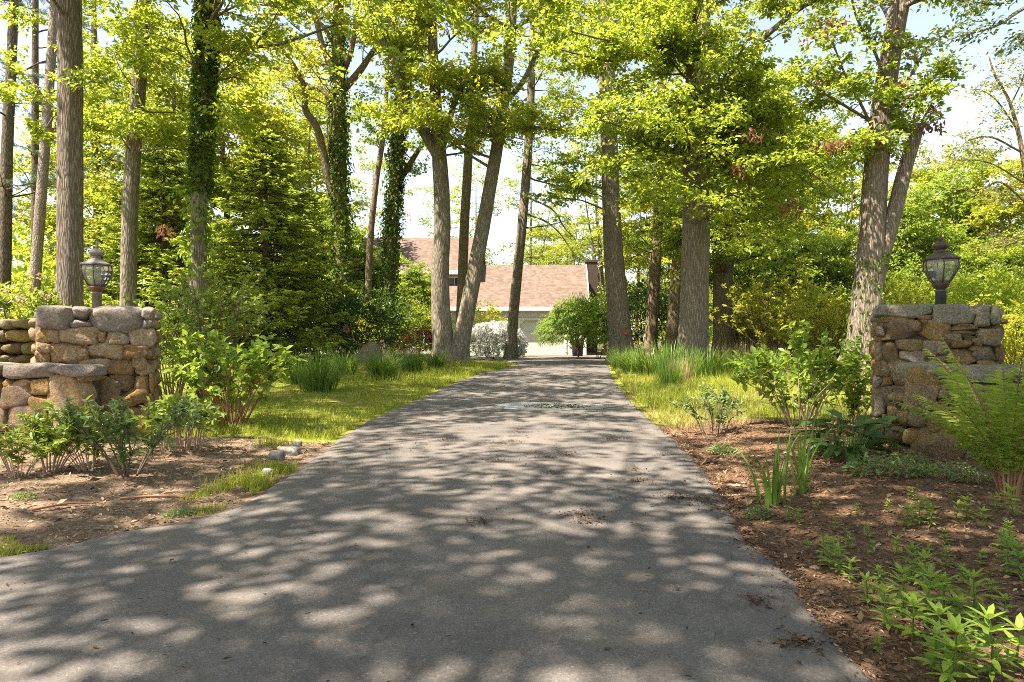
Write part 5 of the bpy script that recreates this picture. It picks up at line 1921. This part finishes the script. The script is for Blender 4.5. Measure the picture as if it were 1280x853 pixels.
# round weeping maple by the garage
w, l = MB(), MB()
r_ = np.random.default_rng(10)
n = 9000
d = norm(r_.normal(0, 1, (n, 3)))
d[:, 2] = np.where(d[:, 2] < -.15, -d[:, 2], d[:, 2])
a_ = np.arctan2(d[:, 1], d[:, 0])
pos = d * (r_.uniform(.6, 1, n) ** .5 * (1 + .12 * np.sin(a_ * 4 + d[:, 2] * 7) + .08 * np.sin(a_ * 9 - d[:, 2] * 11)))[:, None] * (1.75, 1.6, 1.65)
pos[:, 2] = np.round((pos[:, 2] + .12 * np.sin(a_ * 5)) / .3) * .3 * .6 + pos[:, 2] * .4 - .12 * np.sin(a_ * 5) * .6 - .22 * (np.hypot(pos[:, 0], pos[:, 1]) / 1.7) ** 2
pos[:, 2] += 1.15
sz = .2 * r_.uniform(.6, 1.2, n)
l.leaves(pos, norm(d * (1, 1, 0) - UP * .45 + r_.normal(0, .3, (n, 3))), norm(UP + d * .4 + r_.normal(0, .4, (n, 3))), sz, sz * .22, fold=.1, droop=.3)
for k in range(9):
    aa = r_.uniform(0, 6.28)
    w.tube(cat([(0, 0, -.05, .07), (.1 * math.cos(aa), .1 * math.sin(aa), .6, .05), (.7 * math.cos(aa), .7 * math.sin(aa), 1.5, .03), (1.4 * math.cos(aa), 1.4 * math.sin(aa), 1.9, .01)], 5)[:, :3], .03, 6)
plant("weeping_maple", foot(723, 31), "round mounded lace leaf maple in front of the garage's right end", "tree", [("trunk", w, M['bark_dark']), ("crown", l, M['leaf_fresh'])])
w, l = bush_mesh(128, 1.35, 1.2, 1.7, 4200, .12, .5, .3, .25, .6)
plant("garden_bush", foot(748, 30), "tall dense bush tucked between the round maple and the red box oak", "bush", [("stem", w, M['twig']), ("foliage", l, M['leaf_ivy'])])
w, l = bush_mesh(129, 2.3, 1.5, 2.6, 5200, .14, .5, .3, .28, .6)
w2, l2 = bush_mesh(131, 2.2, 1.6, 2.3, 6500, .15, .55, .35, .3, .5)
gy = plant("garden_bush", foot(1165, 20), "bright bush seen low between the leaning oak and the shaded pillar", "bush", [("stem", w2, M['twig']), ("foliage", l2, M['leaf_bright'])])
gy.scale = (.72, .72, .72)
gb = plant("garden_bush", foot(812, 34), "tall olive green bush behind the slim trunks right of the drive", "bush", [("stem", w, M['twig']), ("foliage", l, M['leaf_olive'])])
dup(gb, foot(945, 30), 1.0, (.9, .9, .7), "dark shaded bush right of the forked maple's foot")
dup(gy, foot(1010, 24), 2.0, .7, "leafy bush low behind the leaning oak's left foot")
dup(gy, foot(1250, 17), 3.0, .62, "yellow green bush right of the shaded pillar above the low wall")
dup(gy, foot(1275, 21), 4.0, .8, "bright bush farther back at the right edge under the yellow leaved tree")
dup(gy, foot(1100, 25), 1.0, .85, "bright bush hiding the leaning oak's right side from behind")
dup(gb, foot(120, 26), 5.0, .9, "shadowy bush low between the oak trunk and the leaning trunk")
w, l = shrub_mesh(130, 2.6, 1.9, 40, 7, 9, .12, .55, .014, .2)
us = plant("understorey_shrub", foot(975, 22), "loose lime leaved shrub right of the dead grass", "bush", [("stem", w, M['twig']), ("foliage", l, M['leaf_yellow'])], "loose shrubs of the understorey")
for px, Y, sc, lab, in ((1035, 19.5, .7, "loose bright shrub at the leaning oak's left foot"), (930, 27, 1.0, "loose bright shrub behind the dead grass and forked maple"), (1110, 18, .8, "loose shrub filling the gap between the leaning oak and shaded pillar"),
                        (1262, 13, .6, "loose leafy shrub beyond the low mossy wall at the right edge"), (425, 28, .8, "loose shrub left of the many limbed ivy tree's foot"), (120, 21, .7, "loose shrub behind the sunlit pillar's lantern"),
                        (12, 17, .8, "loose shrub at the far left beyond the rubble wall")):
    dup(us, foot(px, Y), px * .05, sc, lab)

# -- right bed
w, l = shrub_mesh(141, .98, .72, 22, 6, 7, .10, .6, .0055, .22, base_r=.14, bare_stems=4)
plant("hydrangea_shrub", at(1000, 542), "shaded hydrangea with broad green leaves left of the shaded pillar", "shrub", [("stem", w, M['stem_pale']), ("foliage", l, M['leaf_fresh'])])
w, l = shrub_mesh(142, .9, .62, 16, 6, 7, .085, .6, .005, .15)
plant("hydrangea_shrub", foot(1068, 8.4), "lighter leafy shrub against the shaded pillar's left side", "shrub", [("stem", w, M['stem_pale']), ("foliage", l, M['leaf_shrub'])])
w, l = shrub_mesh(143, .5, .35, 12, 3, 9, .06, .36, .006, .3)
plant("azalea_shrub", at(892, 546), "small blue green shrub in the mulch at the drive's right edge", "shrub", [("stem", w, M['twig']), ("foliage", l, M['leaf_blue'])])


def broad_mesh(seed, n, L, Wd, H):
    r = np.random.default_rng(seed)
    mb = MB()
    a = r.uniform(0, 6.28, n)
    D = np.column_stack((np.cos(a), np.sin(a), 0 * a))
    h = H * r.uniform(.25, 1, n)
    P = D * (r.uniform(.03, .16, n))[:, None]
    B = P + D * (.35 * L * r.uniform(.2, 1, n))[:, None] + UP * h[:, None]
    mb.sticks(P, B, np.full(n, .004), np.full(n, .003), 1)
    mb.leaves(B, norm(D * .9 + UP * r.uniform(-.1, .55, (n, 1)) + r.normal(0, .2, (n, 3))), norm(UP + r.normal(0, .3, (n, 3))), L * r.uniform(.7, 1.15, n), Wd * r.uniform(.8, 1.15, n), .15, .35, True)
    return mb


def multi(name, loc, label, cat_, pn, mb, mats, group=None):
    t = thing(name, (0, 0, 0), label, cat_, group)
    mb.build(pn, mats, t, smooth=False)
    t.location = [float(a) for a in loc]
    return t


multi("broad_leaved_plant", at(1056, 584), "lush clump of broad dark leaves in front of the shaded pillar's left corner", "plant", "foliage", broad_mesh(151, 56, .26, .095, .32), [M['leaf_deep'], M['blade']], "broad leaved plants")
multi("broad_leaved_plant", at(1102, 568), "smaller dark broad leaved clump at the foot of the shaded pillar", "plant", "foliage", broad_mesh(152, 30, .2, .08, .22), [M['leaf_deep'], M['blade']], "broad leaved plants")
plant("iris_clump", at(966, 634), "tall sword leaved iris alone in the mulch near the drive's right edge", "plant", [("foliage", clump_mesh(114, 24, .54, .024, .12, .55), M['blade'])])
plant("iris_clump", at(1003, 622), "loose lily with thin arching leaves right of the lone iris", "plant", [("foliage", clump_mesh(115, 22, .62, .018, .06, .6), M['blade'])])


# fern
def fern_mesh(seed, n_fr, L):
    r = np.random.default_rng(seed)
    fr, st_ = MB(), MB()
    for k in range(n_fr):
        a = 2 * math.pi * (k + r.uniform(-.3, .3)) / n_fr
        D = np.array((math.cos(a), math.sin(a), 0))
        ln = L * r.uniform(.7, 1.15)
        bend = r.uniform(.3, 1.0)
        m = 38
        p = D * .05
        pts = [p]
        for i in range(m):
            t_ = i / m
            an = bend * (.25 + t_ * 1.25)
            p = p + (D * math.sin(an) + UP * math.cos(an)) * ln / m
            pts.append(p)
        pts = np.array(pts)
        st_.tube(pts, .006 * np.linspace(1, .2, m + 1) + .0008, 5, cap=False)
        T = norm(np.gradient(pts, axis=0))
        S = np.cross(D, UP)
        i = np.arange(7, m + 1)
        t_ = i / m
        pl = .135 * np.sin(np.clip((t_ - .1) / .95, 0, 1) ** .75 * np.pi) ** .8 + .008
        for s_ in (-1, 1):
            dd = norm(S * s_ + T[i] * .5 - UP * .15 + r.normal(0, .14, (len(i), 3)))
            nn = norm(np.cross(T[i], np.broadcast_to(S, T[i].shape)) * -1 + r.normal(0, .15, (len(i), 3)))
            nn = np.where(nn[:, 2:3] < 0, -nn, nn)
            fr.leaves(pts[i], dd, nn, pl, np.minimum(.022, pl * .32), .1, .25, True)
    return fr, st_


fr, st_ = fern_mesh(161, 24, .95)
plant("fern", at(1262, 634), "big feathery fern with rusty stalks before the low mossy wall", "fern", [("fronds", fr, M['fern']), ("stalks", st_, M['stem_red'])])


# leafy shoots and ground cover in the right bed
def shoot_mesh(seed, H, ln, wh=4, per=7, wd=.3):
    r = np.random.default_rng(seed)
    mb = MB()
    tip = np.array((r.normal(0, .02), r.normal(0, .02), H))
    mb.tube([(0, 0, -.02), tip * .5 + r.normal(0, .006, 3), tip], (.005, .004, .002), 5, 1)
    for k in range(wh):
        f = (k + .8) / wh
        n = per
        a = np.arange(n) * 2 * np.pi / n + r.uniform(0, 6)
        D = np.column_stack((np.cos(a), np.sin(a), np.full(n, .15 + .9 * f ** 2))) + r.normal(0, .12, (n, 3))
        L = ln * (1.05 - .55 * abs(f - .55)) * r.uniform(.75, 1.15, n)
        mb.leaves(np.repeat((tip * f)[None], n, 0), D, norm(UP + r.normal(0, .15, (n, 3))), L, L * wd, .14, .22, True)
    return mb


sh = [multi("leafy_shoot", (0, 0, -5), "x", "plant", "foliage", shoot_mesh(170 + k, (.20, .16, .24)[k], (.10, .085, .11)[k], (4, 3, 5)[k], (7, 6, 7)[k], (.3, .36, .26)[k]), [M['leaf_shoot'], M['blade']]) for k in range(3)]
shoots = [(1036, 712, 1, 1.0), (1050, 722, 0, .75), (1028, 700, 1, .8), (1062, 732, 1, .75), (1085, 760, 1, .9), (1112, 792, 0, 1.0), (1128, 772, 2, .95), (1140, 806, 1, 1.1), (1160, 790, 2, 1.05), (1178, 780, 0, 1.0),
          (1215, 790, 2, 1.0), (1172, 820, 1, 1.1), (1195, 800, 1, 1.0), (1148, 742, 0, .9), (1138, 735, 2, .8), (1150, 665, 2, .8), (1165, 668, 0, .7), (1135, 668, 0, .7), (1195, 662, 1, .8), (1208, 660, 0, .8),
          (1230, 672, 1, .8), (1180, 690, 1, .6), (1182, 718, 2, .5), (1262, 735, 2, .9), (1278, 745, 0, 1.0), (1250, 700, 1, .7), (1270, 660, 0, 1.0), (1180, 860, 0, 1.2), (1165, 845, 1, 1.1), (1205, 850, 1, 1.1),
          (1240, 855, 2, 1.1), (1268, 850, 1, 1.2), (1255, 790, 1, .7), (1096, 818, 1, .45), (1020, 640, 1, .45), (1070, 650, 0, .4), (1110, 650, 2, .4), (1045, 668, 1, .4), (1085, 680, 0, .45), (1225, 720, 1, .55), (1205, 742, 0, .5), (1240, 765, 1, .6), (1100, 735, 2, .4), (1010, 690, 1, .4), (1160, 705, 1, .5), (1225, 815, 0, .6), (1140, 640, 0, .5), (1262, 690, 2, .5), (1190, 640, 1, .5), (1000, 660, 1, .7), (988, 655, 0, .5), (1090, 700, 1, .5), (1245, 652, 1, .7), (1060, 690, 2, .45), (1120, 700, 0, .5)]
first = [True] * 3
rsh = np.random.default_rng(5)
LS = "fresh green leafy shoot standing in the brown mulch right of the drive"
GS = "leafy shoots in the right mulch bed"
for px, py, k, sc in shoots:
    sc *= .74
    p = at(px, py)
    if first[k]:
        first[k] = False
        sh[k].location = [float(a) for a in p]
        sh[k].scale = (sc,) * 3
        tag(sh[k], LS, "plant", GS)
    else:
        dup(sh[k], p, rsh.uniform(0, 6.28), sc, LS, "plant", GS)


def cover_mesh(seed, rx, ry, n, ln, wd, h):
    r = np.random.default_rng(seed)
    mb = MB()
    a = r.uniform(0, 6.28, n)
    d = r.uniform(0, 1, n) ** .55
    P = np.column_stack((np.cos(a) * d * rx, np.sin(a) * d * ry, h * (1 - d ** 2) * r.uniform(.3, 1, n) + .015))
    dd = norm(np.column_stack((np.cos(a), np.sin(a), 0 * a + .2)) + r.normal(0, .6, (n, 3)))
    mb.leaves(P, dd, norm(UP + r.normal(0, .35, (n, 3))), ln * r.uniform(.6, 1.2, n), ln * wd * r.uniform(.7, 1.1, n), .15, .2, True)
    m = 40
    i = r.integers(0, n, m)
    mb.sticks(P[i] * (.4, .4, 0), P[i], np.full(m, .002), np.full(m, .0015), 1)
    return mb


gc = multi("ground_cover_plant", at(1108, 608), "spreading mound of small pale green leaves before the shaded pillar", "plant", "foliage", cover_mesh(181, .3, .2, 420, .045, .55, .14), [M['leaf_blue'], M['stem_pale']], "ground cover mounds")
for px, py, sc, lab in ((1140, 592, .55, "small low mound of leaves right of the larger pale green mound"), (1190, 616, .75, "low leafy mound in the mulch left of the fern"), (1062, 572, .5, "low leafy patch at the lush broad leaved clump"), (948, 646, .4, "tiny leafy patch at the lone iris's foot"),
                        (905, 568, .6, "low green patch under the small blue green shrub"), (225, 700 - 55, .35, "tiny weed on the bare soil of the left bed"), (30, 640, .3, "tiny pale weed near the left picture edge")):
    dup(gc, at(px, py), px * .2, sc, lab)

# withered brown leaf sprays hanging in the right-hand trees
def dead_spray(px, py, Y, wpx, hpx, seed, label):
    r = np.random.default_rng(seed)
    c = W(px, py, Y)
    s_ = Y / F
    mb = MB()
    n = int(16 + wpx * 1.0)
    x = np.clip(r.normal(0, .26, n), -.5, .5) * wpx * s_
    P = np.column_stack((x, r.normal(0, .15, n), r.normal(.1, .22, n) * hpx * s_))
    mb.tube([(-.6 * wpx * s_, .2, .25 * hpx * s_), (0, 0, .3 * hpx * s_), (.55 * wpx * s_, 0, .1 * hpx * s_)], .008, 4, 1)
    mb.leaves(P, norm(-UP + r.normal(0, .45, (n, 3))), norm(r.normal(0, 1, (n, 3))), np.minimum(.16, hpx * s_) * r.uniform(.6, 1.1, n), .06, .3)
    t = thing("withered_spray", c, label, "dead leaves", "withered leaf sprays in the trees")
    v0 = mb.v
    mb.v = [q + c for q in v0]
    mb.build("foliage", [M['leaf_dead'], M['twig']], t, smooth=False)


for k, q in enumerate(((1042, 182, 15, 52, 16, "long row of hanging brown leaves left of the leaning oak"), (990, 262, 16, 26, 26, "brown withered leaf cluster low in the forked maple's right side"), (922, 212, 15.5, 14, 20, "small brown leaf cluster beside the widest oak's trunk"),
                       (1168, 158, 15.4, 14, 16, "reddish dead leaves at the broken stem's tip of the leaning oak"), (1045, 30, 15, 36, 22, "rust brown leaves high between the widest oak and the leaning oak"), (940, 170, 15.2, 22, 22, "brown leaf cluster right of the widest oak at mid height"),
                       (726, 80, 20, 12, 20, "single brown leaf tuft left of the red box oak"), (205, 290, 17, 22, 18, "dead brown leaves left of the ivy wrapped trunk"))):
    dead_spray(q[0], q[1], q[2], q[3], q[4], 200 + k, q[5])

# small red box on the oak at the drive's right edge
rb_ = W(781, 417, 23.4)
mb = MB()
mb.box(rb_, (.14, .1, .13))
mb.box(rb_ + (0, -.06, .01), (.1, .05, .07))
o = mb.build("reflector_box", NT("faded_red_paint").principled((0.34, 0.07, 0.04), 0.6), origin=rb_, smooth=False)
tag(o, "small faded red box fixed to the grey oak at the drive's right edge", "box")

# ------------------------------------------------------------------ stuff: grass, chips, litter
def scatter(n, f, seed):
    r = np.random.default_rng(seed)
    P = f(r, n)
    P[:, 2] = zmound(P[:, 0], P[:, 1])
    return P, r


def grass_obj(P, r, L, Wd, mat=None, name="grass", bend=.55):
    n = len(P)
    a = r.uniform(0, 6.28, n)
    D = np.column_stack((np.cos(a), np.sin(a), 0 * a))
    mb.blades(P - UP * .01, D, L * r.uniform(.4, 1.25, n), Wd, bend * r.uniform(.2, 1.5, n), 2)


mb = MB()
def lawn_l(r, n):
    y = 7.0 + (24 - 7.0) * r.uniform(0, 1, n) ** 1.5
    x = xl(y) - .02 - r.uniform(0, 1, n) ** 1.15 * np.where(y < 8, 3.6, 8.5)
    return np.column_stack((x, y, 0 * x))
P, r_ = scatter(90000, lawn_l, 1)
keep = vnoise(P[:, 0], P[:, 1], 1.6, 61) > -.55
edge_fade = r_.random(len(P)) < np.clip((P[:, 1] - 6.95 - .25 * vnoise(P[:, 0], 0 * P[:, 0], 2, 5)) * 2.2, 0, 1)
P = P[keep & edge_fade]
grass_obj(P, r_, .085 + .03 * vnoise(P[:, 0], P[:, 1], .8, 9), .007)
def lawn_r(r, n):
    y = 8.0 + 14 * r.uniform(0, 1, n) ** 1.4
    x = xr(y) + .08 + r.uniform(0, 1, n) ** 1.3 * 6.5
    return np.column_stack((x, y, 0 * x))
P, r_ = scatter(52000, lawn_r, 2)
keep = (vnoise(P[:, 0], P[:, 1], 1.4, 62) > -.15) & (r_.random(len(P)) < np.clip((P[:, 1] - 8.0) * .9 + .25 * vnoise(P[:, 0], P[:, 1], 2, 6), .0, 1))
P = P[keep]
grass_obj(P, r_, .13, .007)
def verge_r(r, n):
    y = 9.5 + 10 * r.uniform(0, 1, n) ** 1.2
    x = xr(y) + .12 + r.uniform(0, 1, n) ** 1.2 * 5.5
    return np.column_stack((x, y, 0 * x))
P, r_ = scatter(15000, verge_r, 14)
k_ = vnoise(P[:, 0], P[:, 1], 2.6, 66) + r_.normal(0, .2, len(P)) > .1
P = P[k_]
grass_obj(P, r_, .26 + .12 * vnoise(P[:, 0], P[:, 1], 1.2, 67), .009, bend=.8)
def verge_l(r, n):
    y = 13.5 + 9 * r.uniform(0, 1, n)
    x = xl(y) - .05 - r.uniform(0, 1, n) ** 1.3 * 4.5
    return np.column_stack((x, y, 0 * x))
P, r_ = scatter(12000, verge_l, 15)
P = P[vnoise(P[:, 0], P[:, 1], 2.2, 68) + r_.normal(0, .2, len(P)) > .05]
grass_obj(P, r_, .2 + .08 * vnoise(P[:, 0], P[:, 1], 1.2, 69), .009, bend=.8)
# ragged tufts along the left drive edge
tufts = [(345, 590, .2, 500, .09), (322, 600, .22, 420, .08), (300, 608, .22, 420, .085), (327, 611, .12, 300, .09), (340, 560, .2, 300, .09), (395, 548, .18, 260, .1), (262, 640, .14, 160, .06), (375, 545, .2, 220, .1)]
r_ = np.random.default_rng(4)
for px, py, rad, n, L in tufts:
    c = at(px, py)
    P = np.column_stack((r_.normal(c[0], rad * .5, n), r_.normal(c[1], rad * .5, n), np.zeros(n)))
    P = P[P[:, 0] < xl(P[:, 1]) + .02]
    P[:, 2] = zmound(P[:, 0], P[:, 1])
    grass_obj(P, r_, L, .006)
def edge_l(r, n):
    y = r.uniform(2.4, 4.8, n)
    x = xl(y) - .01 - r.uniform(0, 1, n) ** 1.5 * .4
    return np.column_stack((x, y, 0 * x))
P, r_ = scatter(9000, edge_l, 3)
P = P[vnoise(P[:, 0], P[:, 1], 2.2, 63) > .05]
grass_obj(P, r_, .05, .005)
tag(mb.build("grass", M['grass'], smooth=False), "short yellow green grass beside the drive", "grass", kind="stuff")


mb = MB()
P, r_ = scatter(26000, lawn_l, 16)
P = P[vnoise(P[:, 0], P[:, 1], 1.1, 71) + r_.normal(0, .3, len(P)) > .15]
grass_obj(P, r_, .07, .006, bend=1.0)
P, r_ = scatter(26000, lawn_r, 17)
P = P[vnoise(P[:, 0], P[:, 1], 1.1, 72) + r_.normal(0, .3, len(P)) > -.1]
grass_obj(P, r_, .13, .006, bend=1.0)
tag(mb.build("dry_grass", M['blade_dry'], smooth=False), "dry straw coloured grass mixed into the lawn", "grass", kind="stuff")


def chips(P, r, size, mat, name, label, tilt=.45):
    n = len(P)
    mb = MB()
    a = r.uniform(0, 6.28, n)
    D = norm(np.column_stack((np.cos(a), np.sin(a), r.normal(0, .3, n))))
    L = size * r.uniform(.5, 1.0, n) * np.exp(r.normal(0, .45, n))
    mb.leaves(P + UP * r.uniform(.002, .012, n)[:, None], D, norm(UP + r.normal(0, tilt, (n, 3))), L, L * r.uniform(.15, .5, n), .1, .05)
    return tag(mb.build(name, mat, smooth=False), label, "mulch", kind="stuff")


def bed_r(r, n):
    y = 1.4 + 6.8 * r.uniform(0, 1, n) ** 1.25
    x = xr(y) - .06 + r.uniform(0, 1, n) ** 1.35 * 4.6
    return np.column_stack((x, y, 0 * x))
P, r_ = scatter(60000, bed_r, 11)
chips(P, r_, .03, M['chip'], "mulch_chips", "loose brown bark mulch chips over the right bed")
P, r_ = scatter(420, bed_r, 13)
chips(P, r_, .055, M['chip_tan'], "dead_leaves", "pale curled dead leaves lying on the mulch", .4)


def bed_l(r, n):
    y = 2.2 + 4.9 * r.uniform(0, 1, n)
    x = xl(y) - .02 - r.uniform(0, 1, n) ** 1.2 * 3.6
    return np.column_stack((x, y, 0 * x))
P, r_ = scatter(26000, bed_l, 12)
chips(P, r_, .028, M['chip_tan'], "mulch_chips", "dry tan leaf crumbs over the soil of the left bed")
# litter blown together on the drive
heaps = [(622, 582, 10, .06), (684, 577, 13, .09), (640, 556, 9, .06), (706, 574, 16, .08), (727, 651, 22, .07), (797, 607, 16, .06), (795, 592, 8, .05), (855, 627, 40, .05), (880, 632, 26, .06), (905, 640, 18, .06), (630, 560, 12, .05),
         (760, 553, 18, .05), (690, 598, 8, .04), (945, 760, 10, .03), (735, 660, 12, .03), (1000, 812, 26, .03), (650, 545, 12, .05), (560, 555, 12, .05), (600, 660, 12, .05), (830, 573, 9, .05)]
r_ = np.random.default_rng(6)
PP = []
for px, py, wpx, dep in heaps:
    c = G(px, py)
    n = int(50 + wpx * 8)
    x = r_.laplace(c[0], wpx * .55 * c[1] / F, n)
    y = r_.laplace(c[1], dep * .8, n)
    PP.append(np.column_stack((x, y, zdrive(x, y) + .002)))
n = 2600
y = 1.8 + 17 * r_.uniform(0, 1, n) ** 1.3
x = xl(y) * .0 + r_.uniform(0, 1, n) * (xr(y) - np.maximum(xl(y), -6)) + np.maximum(xl(y), -6)
PP.append(np.column_stack((x, y, zdrive(x, y) + .002)))
# drift along the right edge
n = 5200
y = r_.uniform(1.6, 14, n)
x = xr(y) - np.abs(r_.normal(0, .09, n)) + .04
ok = vnoise(x, y, 2.5, 71) > -.3
PP.append(np.column_stack((x, y, zb(y) + .02))[ok])
chips(np.vstack(PP), r_, .021, M['litter'], "fallen_leaves", "brown leaf crumbs and mulch strewn over the drive", .16)

# shallow puddle drying on the drive
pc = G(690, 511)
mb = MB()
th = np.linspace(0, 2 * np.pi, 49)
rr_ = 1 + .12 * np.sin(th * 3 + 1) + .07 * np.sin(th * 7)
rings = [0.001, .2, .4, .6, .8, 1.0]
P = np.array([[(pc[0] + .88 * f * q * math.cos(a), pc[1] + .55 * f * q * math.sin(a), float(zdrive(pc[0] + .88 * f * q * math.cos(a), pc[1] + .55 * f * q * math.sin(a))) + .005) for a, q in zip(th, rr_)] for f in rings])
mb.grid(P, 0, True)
t = NT("puddle_painted_sheen")
pm = t.principled(t.ramp(t.noise(t.pos(), 6, 5), [(0.35, (0.13, 0.125, 0.12)), (0.6, (0.30, 0.30, 0.30))]), 0.25, spec=0.6)  # pale grey in the colour stands in for the sky's reflection
tag(mb.build("puddle", pm), "shallow oval puddle with a painted pale sheen in the middle of the drive", "puddle", kind="thing")
mb = MB()
n = 420
a = r_.uniform(0, 6.28, n)
d = r_.uniform(0, 1, n) ** .6
P = np.column_stack((pc[0] + .08 + .52 * d * np.cos(a), pc[1] + .3 * d * np.sin(a), 0 * a))
P[:, 2] = zdrive(P[:, 0], P[:, 1]) + .008
mb.leaves(P, r_.normal(0, 1, (n, 3)) * (1, 1, .1), norm(UP + r_.normal(0, .3, (n, 3))), .04, .03, .1, .05)
tag(mb.build("leaf_litter", M['grit'], smooth=False), "grey tan grit and leaf bits lying in the oval puddle", "litter", kind="stuff")

# twigs on the soil of the left bed
for k, (a, b, lab) in enumerate((((150, 632), (245, 628), "long bare brown stick lying on the soil of the left bed"), ((40, 655), (120, 640), "short bent twig on the soil near the left edge"))):
    A_, B_ = at(*a), at(*b)
    mb = MB()
    m = (A_ + B_) / 2 + (0, .04, .02)
    cc = cat([(*(A_ + (0, 0, .012)), .008), (*m, .007), (*(B_ + (0, 0, .012)), .004)], 5)
    mb.tube(cc[:, :3], cc[:, 3], 6)
    o = mb.build("fallen_stick", M['stem_red'], origin=A_)
    tag(o, lab, "stick")
